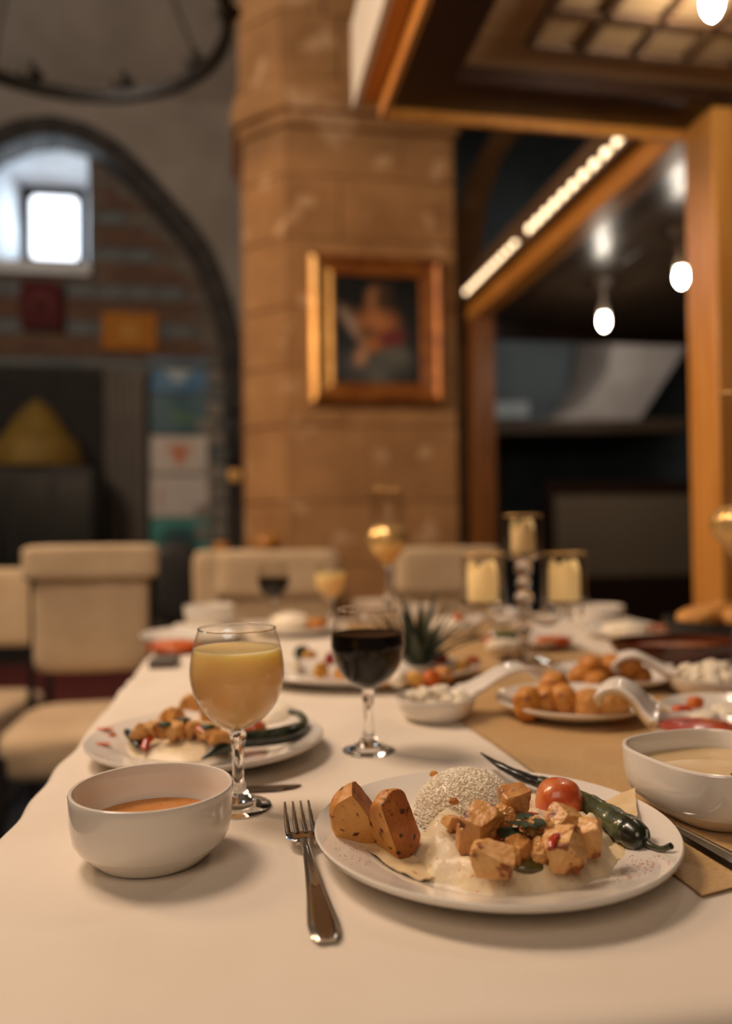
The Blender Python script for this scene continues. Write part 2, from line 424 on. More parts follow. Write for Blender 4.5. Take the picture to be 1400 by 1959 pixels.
# bricks, thin bands of three courses alternating with a course of blue-grey stone
def hole(u0, u1, z0, z1):
    return (u1 > ou0-0.02 and u0 < ou1+0.02 and z1 > oz0-0.06 and z0 < oz1+0.2)
brick_me = {}
def piece(u0, u1, z0, z1, m, name, parent, v=BRICKV, proud=0.02):
    d = proud*random.uniform(0.6, 1.2)
    key = (round(u1-u0, 2), round(z1-z0, 3), m, round(d, 3))
    c = ((u0+u1)/2, v - d/2 + 0.005, (z0+z1)/2)
    if key in brick_me:
        o = bpy.data.objects.new(name, brick_me[key]); COL.objects.link(o)
    else:
        w, h = (u1-u0)/2, (z1-z0)/2; b = min(0.008, w*0.3, h*0.3); e = d/2 + 0.01
        q = MB(); vs = [(-w, e, -h), (w, e, -h), (w, e, h), (-w, e, h), (-w, -e+b, -h), (w, -e+b, -h), (w, -e+b, h), (-w, -e+b, h),
                        (-w+b, -e, -h+b), (w-b, -e, -h+b), (w-b, -e, h-b), (-w+b, -e, h-b)]
        fs = [(8, 9, 10, 11)] + [(4+i, 4+(i+1) % 4, 8+(i+1) % 4, 8+i) for i in range(4)] + [(i, (i+1) % 4, 4+(i+1) % 4, 4+i) for i in range(4)]
        q.add(vs, fs); o = q.build(name, M[m], None, smooth=False); brick_me[key] = o.data
    o.parent = parent; o.location = c
    return o
z = 2.62; row = 0
while z < 4.55:
    stone = (row % 4 == 3)
    h = 0.15 if stone else 0.066
    L = 0.27 if stone else 0.25
    u = -2.35 + (0.0 if row % 2 else L/2)
    while u < 0.05:
        if stone and random.random() < 0.25: l2 = 0.09
        else: l2 = L
        a, b = u + 0.007, u + l2 - 0.007
        if inside_arch(a, z+h, 0.0) and inside_arch(b, z+h, 0.0) and inside_arch(b, z, 0) and not hole(a, b, z, z+h):
            piece(a, b, z+0.007, z+h-0.007, ('bluestone' if (stone and l2 > 0.1) else random.choice(['brick', 'brick', 'brick_b'])), 'stone' if stone else 'brick', wall_back)
        u += l2
    z += h; row += 1
# rough pale stones between the posters and the pillar, lower wall
z = 0.75
while z < 2.5:
    h = random.uniform(0.13, 0.2); u = -0.2 - random.random()*0.1
    while u < 0.25:
        l2 = random.uniform(0.14, 0.27)
        piece(u+0.008, u+l2-0.008, z+0.008, z+h-0.008, random.choice(['palestone', 'palestone', 'bluestone']), 'stone', wall_back, proud=0.03)
        u += l2
    z += h
# string course above the dark alcove
q = MB().box2((-2.35, BRICKV-0.05, 2.52), (-0.05, BRICKV+0.02, 2.60)); q.build('string_course', M['bluestone'], wall_back, smooth=30, bevel=0.01)

# window niche, splayed, whitewashed
w1 = thing('window_1', None, None, W(0, 0, 0), PHI, kind='structure')
def arch_top(u0, u1, z1, rise, n=10):
    return [(u0 + (u1-u0)*i/n, z1 + rise*math.sin(math.pi*i/n)) for i in range(n+1)]
top_o = arch_top(ou0, ou1, oz1, 0.14); top_i = arch_top(pu0-0.07, pu1+0.07, pz1+0.07, 0.0)
q = MB()
vs = [(u, BRICKV-0.02, zz) for u, zz in top_o] + [(u, NB, zz) for u, zz in top_i]; n = len(top_o)
q.add(vs, [(i, i+1, n+i+1, n+i) for i in range(n-1)]); q.build('splay_head', M['niche'], w1, smooth=50)
for a, b in ((ou0, pu0-0.07), (ou1, pu1+0.07)):
    MB().add([(a, BRICKV-0.02, oz0), (a, BRICKV-0.02, oz1), (b, NB, pz1+0.07), (b, NB, pz0)], [(0, 1, 2, 3)]).build('splay_side', M['niche'], w1, smooth=False)
MB().add([(ou0, BRICKV-0.02, oz0+0.06), (ou1, BRICKV-0.02, oz0+0.06), (pu1+0.07, NB, pz0), (pu0-0.07, NB, pz0)], [(0, 1, 2, 3)]).build('splay_floor', M['niche'], w1, smooth=False)
MB().box2((ou0-0.03, BRICKV-0.1, oz0-0.06), (ou1+0.03, BRICKV+0.06, oz0+0.06)).build('window_sill', M['niche'], w1, smooth=30, bevel=0.01)
fr = MB()
for a, b in (((pu0-0.075, NB-0.03, pz0-0.075), (pu0+0.01, NB+0.02, pz1+0.075)), ((pu1-0.01, NB-0.03, pz0-0.075), (pu1+0.075, NB+0.02, pz1+0.075)),
             ((pu0, NB-0.03, pz1-0.01), (pu1, NB+0.02, pz1+0.075)), ((pu0, NB-0.03, pz0-0.06), (pu1, NB+0.02, pz0+0.01))):
    fr.box2(a, b)
fr.build('window_frame', M['iron'], w1, smooth=30)
def rrect(a0, a1, b0, b1, r, n=6):
    out = []
    for (cx, cy, st) in ((a1-r, b1-r, 0), (a0+r, b1-r, 90), (a0+r, b0+r, 180), (a1-r, b0+r, 270)):
        for k in range(n+1):
            t = math.radians(st + 90*k/n); out.append((cx + r*math.cos(t), cy + r*math.sin(t)))
    return out
MB().prism(rrect(pu0+0.012, pu1-0.012, pz0+0.012, pz1-0.012, 0.055), lambda p: (p[0], NB-0.004, p[1]), lambda p: (p[0], NB+0.006, p[1])).build('pane', M['window'], w1, smooth=False)
MB().box2((pu0-0.02, NB+0.008, pz0-0.02), (pu1+0.02, NB+0.03, pz1+0.02)).build('backing', M['iron'], w1, smooth=False)

# stone arch: one voussoir after another
ar = thing('trim_1', None, None, W(0, 0, 0), PHI, kind='structure')
for i in range(len(OUT)-1):
    if OUT[i+1][0] < -2.6: continue
    poly = [OUT[i], OUT[i+1], INN[i+1], INN[i]]
    cx = sum(p[0] for p in poly)/4; cz = sum(p[1] for p in poly)/4
    poly = [(cx + (p[0]-cx)*0.975, cz + (p[1]-cz)*0.975) for p in poly]
    MB().prism(poly, lambda p: (p[0], VW-0.06, p[1]), lambda p: (p[0], BRICKV+0.01, p[1])).build('voussoir', M['archstone'], ar, smooth=30, bevel=0.008)
for s0, s1 in ((OUT[-1][0]-0.185, OUT[-1][0]),):
    zz = 0.0
    while zz < 2.05:
        MB().box2((s0, VW-0.06, zz+0.004), (s1, BRICKV+0.01, zz+0.341)).build('jamb_stone', M['archstone'], ar, smooth=30, bevel=0.008); zz += 0.345
# plaster spandrel above the arch, thick, curving forward into the vault
mb = MB()
top = [(u, 6.2) for (u, _) in OUT]
n = len(OUT)
vs = [(u, VW, z) for u, z in OUT] + [(u, VW, 6.2) for u, _ in OUT] + [(u, VW+0.3, z) for u, z in OUT]
fs = [(i, i+1, n+i+1, n+i) for i in range(n-1)] + [(i, i+1, 2*n+i+1, 2*n+i) for i in range(n-1)]
mb.add(vs, fs)
mb.box2((0.188, VW, 0), (1.2, VW+0.3, 6.2)); mb.box2((-4.6, VW, 0), (-3.18, VW+0.3, 6.2))
struct(mb, 'wall_spandrel', M['plaster'])
# cross vault over the hall
def vault(a, b):
    u = -4.6 + 5.2*a; v = 0.5 + 7.05*b
    tv = max(0.0, min(1.0, (VW - v)/3.6)); A = 4.95 + 1.9*math.sin(tv*math.pi/2)
    tu = max(0.0, min(1.0, (u + 3.3)/2.6)); B = 4.2 + 2.6*math.sin(tu*math.pi/2)
    return (u, v, min(A, B) if u > -3.3 else A)
struct(MB().grid(vault, 40, 50), 'ceiling', M['plaster'], smooth=60)
# outer shell of the room, seen only as darkness beyond the openings
struct(MB().box2((-6.2, 9.5, 0), (6.2, 9.6, 7)), 'wall_rear', M['darkwall'])
struct(MB().box2((-4.7, -4.2, 0), (-4.6, 9.5, 7)), 'wall_left', M['plaster'])
struct(MB().box2((6.1, -4.2, 0), (6.2, 9.5, 7)), 'wall_right', M['darkwall'])
struct(MB().box2((0.5, 4.9, 5.6), (6.2, 9.5, 5.7)), 'ceiling_rear', M['darkwall'])

# dark alcove under the string course, with a curtain-like pilaster beside it
al = struct(MB().box2((-2.7, BRICKV-0.03, 0), (-1.115, BRICKV, 2.5)), 'wall_alcove', M['alcove_dark'])  # flat panel, the recess's shade is put into its dark colour
pil = thing('pilaster', 'grey fluted pilaster between the dark alcove and the row of posters', 'pilaster', W(-0.9, BRICKV-0.08, 0), PHI)
for k in range(5):
    MB().tube([(-0.15+0.07*k, 0, 0.0), (-0.15+0.07*k, 0, 2.48)], 0.05, 10).build('flute', M['pilaster'], pil, smooth=60)
MB().box2((-0.2, -0.05, 0), (0.2, 0.06, 0.12)).build('base', M['pilaster'], pil, smooth=30)
MB().box2((-0.2, -0.05, 2.42), (0.2, 0.06, 2.5)).build('capital', M['pilaster'], pil, smooth=30)

# ------------------------------------------------------------------ stone pillar
PV = 4.75
pr = thing('stone_pillar', 'broad tan stone pillar with a chamfered corner, carrying the framed painting', 'pillar', W(0.75, PV+0.5, 0), PHI)
OFFP = (0.75, PV+0.5, 0)
PL = 0.12; PE = 0.37; PR = 1.41
poly_in = [(PE+0.005, PV+0.012), (PR-0.012, PV+0.012), (PR-0.012, PV+0.98), (PL+0.012, PV+0.98), (PL+0.012, PV+0.26)]
MB().prism(poly_in, lambda p: (p[0], p[1], 0), lambda p: (p[0], p[1], 6.5)).build('core', M['joint'], pr, off=OFFP, smooth=20)
z = 0.0; r_ = 0
while z < 3.4:
    h = [0.36, 0.42, 0.38, 0.46, 0.35][r_ % 5]; z1 = min(z+h, 3.42)
    if 3.42 - z1 < 0.15: z1 = 3.42
    g = 0.004
    MB().prism([(PE, PV), (PE+0.03, PV+0.1), (PL+0.1, PV+0.35), (PL, PV+0.25)], lambda p: (p[0], p[1], z+g), lambda p: (p[0], p[1], z1-g)).build('chamfer_stone', M['ashlar'], pr, off=OFFP, smooth=20, bevel=0.008)
    MB().prism([(PL, PV+0.255), (PL+0.1, PV+0.355), (PL+0.1, PV+0.98), (PL, PV+0.98)], lambda p: (p[0], p[1], z+g), lambda p: (p[0], p[1], z1-g)).build('side_stone', M['ashlar'], pr, off=OFFP, smooth=20, bevel=0.008)
    cuts = [PE+0.004] + ([0.86] if r_ % 3 == 0 else ([0.7] if r_ % 3 == 1 else [1.08])) + [PR]
    for a, b in zip(cuts[:-1], cuts[1:]):
        MB().box2((a+g*0.5, PV + random.uniform(-0.002, 0.002), z+g), (b-g*0.5, PV+0.1, z1-g)).build('ashlar_block', M['ashlar'], pr, off=OFFP, smooth=20, bevel=0.008)
    z = z1; r_ += 1
# stepped cornice and the heavier stones above
for (e, z0, z1) in ((0.03, 3.42, 3.50), (0.07, 3.50, 3.62), (0.05, 3.62, 3.70)):
    P = [(PE-e*0.4, PV-e), (PR+e, PV-e), (PR+e, PV+0.98), (PL-e, PV+0.98), (PL-e, PV+0.26-e*0.4)]
    MB().prism(P, lambda p: (p[0], p[1], z0), lambda p: (p[0], p[1], z1)).build('cornice', M['ashlar'], pr, off=OFFP, smooth=20, bevel=0.012)
z = 3.705
for h in (0.4, 0.44, 0.4, 0.45, 0.4):
    cut = random.uniform(0.6, 1.1)
    for a, b in ((PE-0.02, cut), (cut, PR+0.03)):
        MB().box2((a+0.004, PV-0.03+random.uniform(-0.01, 0.01), z+0.004), (b-0.004, PV+0.3, z+h-0.004)).build('ashlar_block', M['ashlar'], pr, off=OFFP, smooth=20, bevel=0.012)
    MB().prism([(PE-0.024, PV-0.025), (PE+0.02, PV+0.1), (PL+0.1, PV+0.35), (PL-0.03, PV+0.23)], lambda p: (p[0], p[1], z+0.004), lambda p: (p[0], p[1], z+h-0.004)).build('chamfer_stone', M['ashlar'], pr, off=OFFP, smooth=20, bevel=0.012)
    z += h
# pilaster strip beyond the pillar and the brown arch that springs from it
ar2 = thing('trim_2', None, None, W(0, 0, 0), PHI, kind='structure')
AV = 5.75
pts = [(1.72, 0.0), (1.72, 1.2), (1.72, 2.4), (1.74, 3.0), (1.80, 3.45), (1.92, 3.82), (2.12, 4.15), (2.45, 4.45), (2.9, 4.62), (3.4, 4.68), (3.9, 4.62)]
pin = inset(pts, 0.16)
for i in range(len(pts)-1):
    P = [pts[i], pts[i+1], pin[i+1], pin[i]]
    MB().prism(P, lambda p: (p[0], AV, p[1]), lambda p: (p[0], AV+0.4, p[1])).build('arch_stone', M['ashlar'], ar2, smooth=30, bevel=0.008)

# ------------------------------------------------------------------ painting on the pillar
def fitbox(root_off):
    return root_off
pg = thing('framed_painting', 'portrait painting in a wide gilt frame hanging on the stone pillar', 'painting', W(0.909, PV-0.004, 1.752), PHI)
fw, fh = 0.818, 0.885          # outer size
def frame_side(corners_o, corners_i, name, m):
    q = MB()
    (ax, az), (bx, bz) = corners_o; (cx, cz), (dx, dz) = corners_i
    # moulding: outer back edge, raised outer lip, hollow, inner lip
    prof = [(0.0, 0.0), (0.0, -0.045), (0.22, -0.06), (0.4, -0.038), (0.75, -0.028), (0.88, -0.036), (1.0, -0.03), (1.0, 0.0)]
    vs = []
    for (t, y) in prof:
        vs.append((ax + (cx-ax)*t, y, az + (cz-az)*t)); vs.append((bx + (dx-bx)*t, y, bz + (dz-bz)*t))
    n = len(prof)
    fs = [(2*i, 2*i+1, 2*i+3, 2*i+2) for i in range(n-1)] + [tuple(2*i for i in range(n)), tuple(2*i+1 for i in range(n-1, -1, -1))]
    q.add(vs, fs); return q.build(name, m, pg, smooth=25)
ox, oz, ix, iz0, iz1 = fw/2, fh, fw/2-0.145, 0.125, fh-0.115
frame_side(((-ox, 0), (-ox, oz)), ((-ix, iz0), (-ix, iz1)), 'frame_rail', M['gilt_lit'])
frame_side(((ox, oz), (ox, 0)), ((ix, iz1), (ix, iz0)), 'frame_rail', M['gold_frame'])
frame_side(((-ox, oz), (ox, oz)), ((-ix, iz1), (ix, iz1)), 'frame_rail', M['gold_frame'])
frame_side(((ox, 0), (-ox, 0)), ((ix, iz0), (-ix, iz0)), 'frame_rail', M['gold_frame'])
cz = (iz0+iz1)/2
pm = print_mat('portrait_print', '#0b0d10', [
    (-0.17, 0.09, 0.13, 0.05, 20, '#4a3622', 0.5), (-0.13, 0.0, 0.035, 0.15, -38, '#9a8376', 0.5),
    (0.0, -0.2, 0.19, 0.1, 0, '#4c4b46', 0.5), (0.10, -0.13, 0.10, 0.06, 25, '#5d5b53', 0.5), (0.0, -0.30, 0.06, 0.08, 0, '#55544d', 0.5),
    (0.0, 0.03, 0.12, 0.10, 0, '#a8683a', 0.45), (0.0, 0.11, 0.045, 0.09, 0, '#b0703f', 0.4), (-0.01, 0.19, 0.055, 0.075, 0, '#9a6a45', 0.4),
    (0.045, 0.20, 0.05, 0.09, 10, '#3d2c1e', 0.5), (-0.06, -0.02, 0.06, 0.04, 0, '#6a4526', 0.5),
    (0.08, -0.05, 0.09, 0.055, -15, '#6b211c', 0.4), (-0.03, -0.09, 0.05, 0.04, 0, '#a3601f', 0.45), (-0.10, -0.16, 0.035, 0.06, 20, '#b07f5c', 0.5)], 0.4)
cv = MB().box2((-ix-0.005, -0.012, -(iz1-iz0)/2-0.005), (ix+0.005, -0.002, (iz1-iz0)/2+0.005)).build('canvas', pm, pg, smooth=False, loc=(0, 0, cz))

# ------------------------------------------------------------------ posters, pennants and the alcove display
def sheet(px0, py0, px1, py1, name, m, label, cat, v=BRICKV-0.035, wav=0.004, group=None):
    a = vp(px0, py0, v); b = vp(px1, py1, v)
    w = (b[0]-a[0])/2; h = (a[2]-b[2])/2; c = ((a[0]+b[0])/2, (a[2]+b[2])/2)
    q = MB()
    f = lambda s, t: (-w + 2*w*s, wav*math.sin(s*9+t*2), -h + 2*h*t)
    q.grid(f, 9, 7); q.grid(lambda s, t: (lambda p: (p[0], p[1]+0.004, p[2]))(f(s, t)), 9, 7)
    o = q.build(name, m, None, smooth=60); o.location = W(c[0], v, c[1]); o.rotation_euler.z = PHI
    return tag(o, label, cat, group)
sheet(38, 535, 118, 630, 'pennant', print_mat('pennant_red', '#4d1417', [(0, 0.0, 0.10, 0.11, 0, '#6e3636', 0.2), (0, -0.02, 0.075, 0.085, 0, '#45120f', 0.2), (0.0, -0.06, 0.03, 0.03, 0, '#3a0f12', 0.3)], 0.9),
      'dark red pennant with a pale crescent, hanging below the window sill', 'pennant', v=BRICKV-0.12)
sheet(195, 597, 300, 670, 'pennant', print_mat('pennant_orange', '#a86a1f', [(0, 0, 0.09, 0.08, 0, '#b5823f', 0.5)], 0.9),
      'orange pennant hanging on the brick wall right of the red one', 'pennant', v=BRICKV-0.06)
posters = [
    (287, 684, 395, 752, '#2d6a92', [(-0.07, 0.06, 0.09, 0.05, 30, '#a9b7bd', 0.3), (0.07, 0.06, 0.09, 0.05, -30, '#a9b7bd', 0.3), (0.0, 0.0, 0.07, 0.07, 0, '#9fb0b8', 0.3)], 'blue poster with a pale winged motif, top of the poster column'),
    (288, 755, 396, 830, '#1d5360', [(0.03, -0.03, 0.11, 0.05, 20, '#3f6a45', 0.5)], 'dark teal poster with a faint green shape, second from the top of the column'),
    (288, 834, 397, 905, '#c8beb4', [(0.0, 0.05, 0.13, 0.035, 0, '#c5713a', 0.35), (0.0, -0.01, 0.05, 0.09, 0, '#c5662b', 0.35)], 'off-white poster with an orange emblem in the poster column'),
    (288, 910, 398, 988, '#c9c0b9', [(-0.17, 0.0, 0.02, 0.12, 0, '#b58a78', 0.5)], 'plain off-white poster below the one with the orange emblem'),
    (288, 992, 399, 1068, '#3a9088', [(0, 0, 0.2, 0.12, 0, '#17565a', 0.2), (0, 0, 0.12, 0.05, 0, '#0e3a44', 0.5)], 'green-bordered teal poster at the bottom of the column'),
]
for i, (a, b, c, d, base, bl, lab) in enumerate(posters):
    sheet(a, b, c, d, 'poster', print_mat('poster_print_%d' % i, base, bl, 0.5), lab, 'poster', group='column of posters on the back wall')
# pointed yellow hood over a dark glazed cabinet in the alcove
c0 = vp(72, 890, 7.1)
hd = thing('display_cabinet', 'dark cabinet with a pointed yellow hood standing in the alcove', 'cabinet', W(c0[0], 7.1, 0), PHI)
HC = c0[2]
MB().lathe([(0.0, 0.58), (0.05, 0.55), (0.12, 0.49), (0.19, 0.40), (0.24, 0.30), (0.33, 0.21), (0.38, 0.08), (0.38, 0.0), (0.30, 0.0)], 24, (0, 0, HC-0.02)).build('hood', mat('mustard_hood', '#80651f', 0.7, c2='#6a5219', nscale=8), hd, smooth=20)
MB().box2((-0.44, -0.3, 0.0), (0.5, 0.32, HC-0.03)).build('carcass', M['black'], hd, smooth=20, bevel=0.02)
for k in range(3):
    MB().box2((-0.42+0.31*k, -0.315, 0.15), (-0.14+0.31*k, -0.302, HC-0.12)).build('door', mat('dark_glass_%d' % k, '#0d0f0e', 0.3, c2='#161814', nscale=5), hd, smooth=20, bevel=0.006)
# wall lamp between the posters and the pillar
c0 = vp(455, 900, 7.2)
wl = thing('wall_lamp', 'black iron wall lamp with two small warm glass cups beside the pillar', 'lamp', W(c0[0], 7.2, c0[2]), PHI)
MB().tube([(0, 0.45, 0.0), (0, 0.2, 0.05), (0, 0.0, 0.1)], 0.018, 8).build('arm', M['iron'], wl)
MB().lathe([(0.0, 0.33), (0.02, 0.32), (0.05, 0.22), (0.03, 0.14), (0.06, 0.06), (0.025, 0.0), (0.0, 0.0)], 12, (-0.05, 0, 0.02)).build('finial', M['iron'], wl)
MB().tube([(-0.06, 0, 0), (0.14, 0, 0.05)], 0.014, 8).build('crossbar', M['iron'], wl)
for dx, dz in ((-0.03, -0.1), (0.11, -0.05)):
    MB().lathe([(0.0, 0.0), (0.04, 0.01), (0.06, 0.05), (0.05, 0.1)], 12, (dx, -0.03, dz)).build('cup', mat('amber_cup', '#d9a05a', 0.3, emit='#ffb45e', estr=0.15), wl)
MB().lathe([(0.0, -0.1), (0.06, -0.08), (0.05, 0.0), (0, 0.02)], 12, (0.0, 0, -0.14)).build('boss', M['iron'], wl)

# ------------------------------------------------------------------ iron ring chandelier, upper left
rc = Vector((-1.29, 3.36, 3.24)); RR = 0.72
ch = thing('ring_chandelier', 'large black iron ring chandelier with unlit cups hanging in the vault', 'chandelier', (rc.x, rc.y, rc.z))
MB().lathe([(RR-0.022, -0.026), (RR+0.022, -0.026), (RR+0.022, 0.026), (RR-0.022, 0.026)], 72, closed=True).build('ring', M['iron'], ch, smooth=40)
for k in range(10):
    a = 2*math.pi*(k+0.35)/10
    p = (RR*math.cos(a), RR*math.sin(a), 0.03)
    cu = MB().lathe([(0.0, 0.0), (0.035, 0.0), (0.06, 0.03), (0.06, 0.036), (0.022, 0.036), (0.022, 0.09), (0, 0.09)], 14, p).build('cup', M['iron'], ch)
for k in range(4):
    a = math.pi/4 + k*math.pi/2
    MB().tube([(RR*math.cos(a), RR*math.sin(a), 0.02), (0, 0, 1.3)], 0.007, 6).build('chain', M['iron'], ch)
MB().tube([(0, 0, 1.3), (0, 0, 3.2)], 0.012, 6).build('hanger', M['iron'], ch)

# ------------------------------------------------------------------ timber canopy (right, above the table) and the wooden room behind it
def bulb_row(name, label, cat, path0, path1, n, r=0.02, energy=0.8, dz=0):
    """string of round lamps along a rail, building coordinates"""
    t = thing(name, label, cat, W(*path0), PHI)
    p0, p1 = Vector(path0), Vector(path1)
    MB().tube([Vector((0, 0, -r*0.9)), p1-p0 + Vector((0, 0, -r*0.9))], 0.008, 6).build('cable', M['white_metal'], t)
    me = None
    for k in range(n):
        q = p0.lerp(p1, (k+0.5)/n) - p0
        if me is None:
            o = MB().blob((0, 0, 0), (r, r, r), 2).build('lamp_globe', M['led'], t); me = o.data
        else:
            o = bpy.data.objects.new('lamp_globe', me); COL.objects.link(o); o.parent = t
        o.location = q
    return t
UL, VF = 0.498, 2.396          # canopy: left edge, far edge
ZC = 2.30
cn = thing('timber_canopy', 'dark timber canopy with a latticed ceiling over the right of the table', 'canopy', W(UL, VF, ZC), PHI)
OC = (UL, VF, ZC)
V0 = -0.9; UR = 3.4
wd = 0.17
MB().box2((UL, V0, ZC), (UL+wd, VF, ZC+0.06)).build('frame_board', M['wood_d'], cn, off=OC, smooth=20)
MB().box2((UL+wd, VF-wd, ZC), (UR, VF, ZC+0.06)).build('frame_board', M['wood_d'], cn, off=OC, smooth=20)
MB().box2((UL-0.02, V0, ZC-0.034), (UL, VF+0.02, ZC+0.07)).build('lip', M['wood_h'], cn, off=OC, smooth=20, bevel=0.004)
MB().box2((UL, VF, ZC-0.034), (UR, VF+0.02, ZC+0.05)).build('lip', M['wood_h'], cn, off=OC, smooth=20, bevel=0.004)
MB().box2((UL+wd, V0, ZC+0.05), (UR, VF-wd, ZC+0.06)).build('ceiling_board', M['wood_m'], cn, off=OC, smooth=20)
# outer cornice that carries the lamps: ledge and pale valance
MB().box2((UL-0.075, V0, ZC+0.03), (UL-0.02, VF+0.06, ZC+0.045)).build('ledge', M['wood_h'], cn, off=OC, smooth=20)
MB().box2((UL-0.095, V0, ZC+0.03), (UL-0.075, VF+0.08, ZC+0.30)).build('valance', M['white_metal'], cn, off=OC, smooth=20)
MB().box2((UL-0.02, V0, ZC+0.07), (UL+0.02, VF, ZC+0.34)).build('fascia', M['wood_h'], cn, off=OC, smooth=20)
# lattice of dark bars with pale panels between them
LU0, LV1 = UL+wd+0.17, VF-wd-0.14
cell = 0.155
nu, nv = 9, 9
pm_ = MB().box((0, 0, 0), (cell-0.03, cell-0.03, 0.006))
pme = None
for i in range(nu):
    for j in range(nv):
        c = (LU0 + cell*(i+0.5), LV1 - cell*(j+0.5), ZC+0.046)
        if pme is None: o = pm_.build('lattice_panel', M['wood_l'], cn, smooth=False); pme = o.data
        else:
            o = bpy.data.objects.new('lattice_panel', pme); COL.objects.link(o); o.parent = cn
        o.location = Vector(c) - Vector(OC)
for i in range(nu+1):
    MB().box2((LU0+cell*i-0.011, LV1-cell*nv, ZC+0.028), (LU0+cell*i+0.011, LV1, ZC+0.05)).build('lattice_bar', M['lattice'], cn, off=OC, smooth=False)
for j in range(nv+1):
    MB().box2((LU0, LV1-cell*j-0.011, ZC+0.028), (LU0+cell*nu, LV1-cell*j+0.011, ZC+0.048)).build('lattice_bar', M['lattice'], cn, off=OC, smooth=False)
bulb_row('lamp_string', 'row of small warm lamps along the outer cornice of the canopy', 'lamps', (UL-0.045, 0.2, ZC+0.07), (UL-0.045, VF+0.02, ZC+0.07), 22, 0.014)

def ceiling_lamp(px, py, zz, label, m, zceil):
    p = zp(px, py, zz)
    t = thing('ceiling_lamp', label, 'lamp', (p.x, p.y, zceil), PHI)
    d = zceil - zz
    MB().lathe([(0, 0), (0.05, 0), (0.045, -0.02), (0.012, -0.03), (0.012, -d+0.085), (0.026, -d+0.075), (0.026, -d+0.035), (0, -d+0.035)], 18).build('socket', M['white_metal'], t)
    MB().lathe([(0, -0.045), (0.013, -0.034), (0.021, -0.018), (0.024, 0.0), (0.021, 0.018), (0.014, 0.036), (0, 0.042)], 20, (0, 0, -d)).build('globe', M[m], t)
    return t, p
ceiling_lamp(1362, 4, 2.255, 'glowing bulb under the latticed canopy ceiling at the top right', 'bulb_near', ZC+0.03)
b1, p1 = ceiling_lamp(1155, 615, 2.1, 'glowing round bulb farther back under the dark plank ceiling', 'bulb', ZC+0.02)
b2, p2 = ceiling_lamp(1303, 530, 2.1, 'glowing round bulb nearer the right post under the dark plank ceiling', 'bulb', ZC+0.02)
# wooden room
US = 1.495; VN, VFAR = 2.235, 4.66; VE = 5.15
wr = thing('timber_pavilion', 'orange varnished timber pavilion with a dark plank ceiling on the right', 'pavilion', W(US, VN, 0), PHI)
OW = (US, VN, 0)
MB().box2((US, VN, 0), (US+0.20, VN+0.16, ZC)).build('post', M['wood'], wr, off=OW, smooth=20, bevel=0.006)
MB().box2((US, VFAR, 0), (US+0.13, VFAR+0.15, ZC)).build('post', M['post_shaded'], wr, off=OW, smooth=20, bevel=0.006)
MB().box2((US, VN+0.16, ZC-0.015), (US+0.10, VFAR+0.15, ZC+0.10)).build('side_rail', M['wood_h'], wr, off=OW, smooth=20, bevel=0.005)
MB().box2((US+0.02, VN+0.16, ZC+0.10), (US+0.06, VFAR+0.15, ZC+0.32)).build('fascia', M['plank'], wr, off=OW, smooth=20)
MB().box2((US-0.05, VN+0.16, ZC+0.085), (US+0.02, VFAR+0.15, ZC+0.10)).build('ledge', M['plank'], wr, off=OW, smooth=20)
MB().box2((US+0.1, VE-0.08, ZC-0.04), (4.6, VE, ZC+0.05)).build('end_beam', M['wood_d'], wr, off=OW, smooth=20)
pl = None; k = 0; u = US+0.10
while u < 4.4:
    w_ = 0.125
    MB().box2((u+0.003, VN+0.19, ZC+0.02), (u+w_-0.003, VE, ZC+0.04)).build('ceiling_plank', M['plank'], wr, off=OW, smooth=False, bevel=0.002)
    u += w_
for a, b, n in ((VN+0.5, 3.72, 10), (3.84, VFAR+0.1, 10)):
    bulb_row('lamp_string', 'far row of small round lamps on the side rail, next to the pillar' if a > 3 else 'near row of small round lamps on the side rail of the wooden room', 'lamps', (US-0.025, a, ZC+0.15), (US-0.025, b, ZC+0.15), n, 0.021 if a < 3 else 0.018)
# what shows beyond the wooden room
def up_poly(pxs, v0, v1, name, m, label, cat, bevel=0.01):
    P = [(vp(x, y, v0)[0], vp(x, y, v0)[2]) for x, y in pxs]
    c = (sum(p[0] for p in P)/len(P), v0, min(p[1] for p in P))
    q = MB().prism(P, lambda p: (p[0]-c[0], 0, p[1]-c[2]), lambda p: (p[0]-c[0], v1-v0, p[1]-c[2]))
    o = q.build(name, m, None, smooth=30, bevel=bevel); o.location = W(*c); o.rotation_euler.z = PHI
    return tag(o, label, cat) if cat else tag(o, None, None, None, 'structure')
up_poly([(1185, 560), (1335, 560), (1335, 640), (1312, 668), (1222, 806), (1050, 808), (1098, 788), (1130, 765), (1150, 735), (1165, 705)], 7.3, 8.2, 'stair_soffit', mat('grey_plaster_soffit', '#a79f98', 0.85, c2='#938b84', nscale=3), 'pale plastered sloping underside of a stair beyond the wooden room', 'stair')
up_poly([(930, 806), (1330, 800), (1330, 826), (930, 832)], 7.0, 8.3, 'ledge_beam', mat('dusty_wood_ledge', '#4f3d2c', 0.6, c2='#40301f', nscale=6), 'long dark wooden ledge below the sloping plaster', 'ledge')
up_poly([(946, 768), (1012, 768), (1012, 800), (946, 802)], 7.6, 8.3, 'light_box', mat('pale_panel', '#9aa3a5', 0.7, c2='#8a9294', nscale=5), 'small pale grey panel on the dark wall above the ledge', 'panel')
pn = thing('woven_screen', 'beige woven screen in a dark wooden frame against the far wall', 'screen', W(3.8, 7.2, 0), PHI)
a = vp(1060, 945, 7.2); b = vp(1330, 1098, 7.2)
MB().box2((a[0], 7.2, b[2]), (b[0], 7.22, a[2])).build('panel', mat('beige_weave', '#8f7b62', 0.8, c2='#7d6a53', nscale=60, bump=0.002, bscale=200), pn, off=(3.8, 7.2, 0), smooth=False)
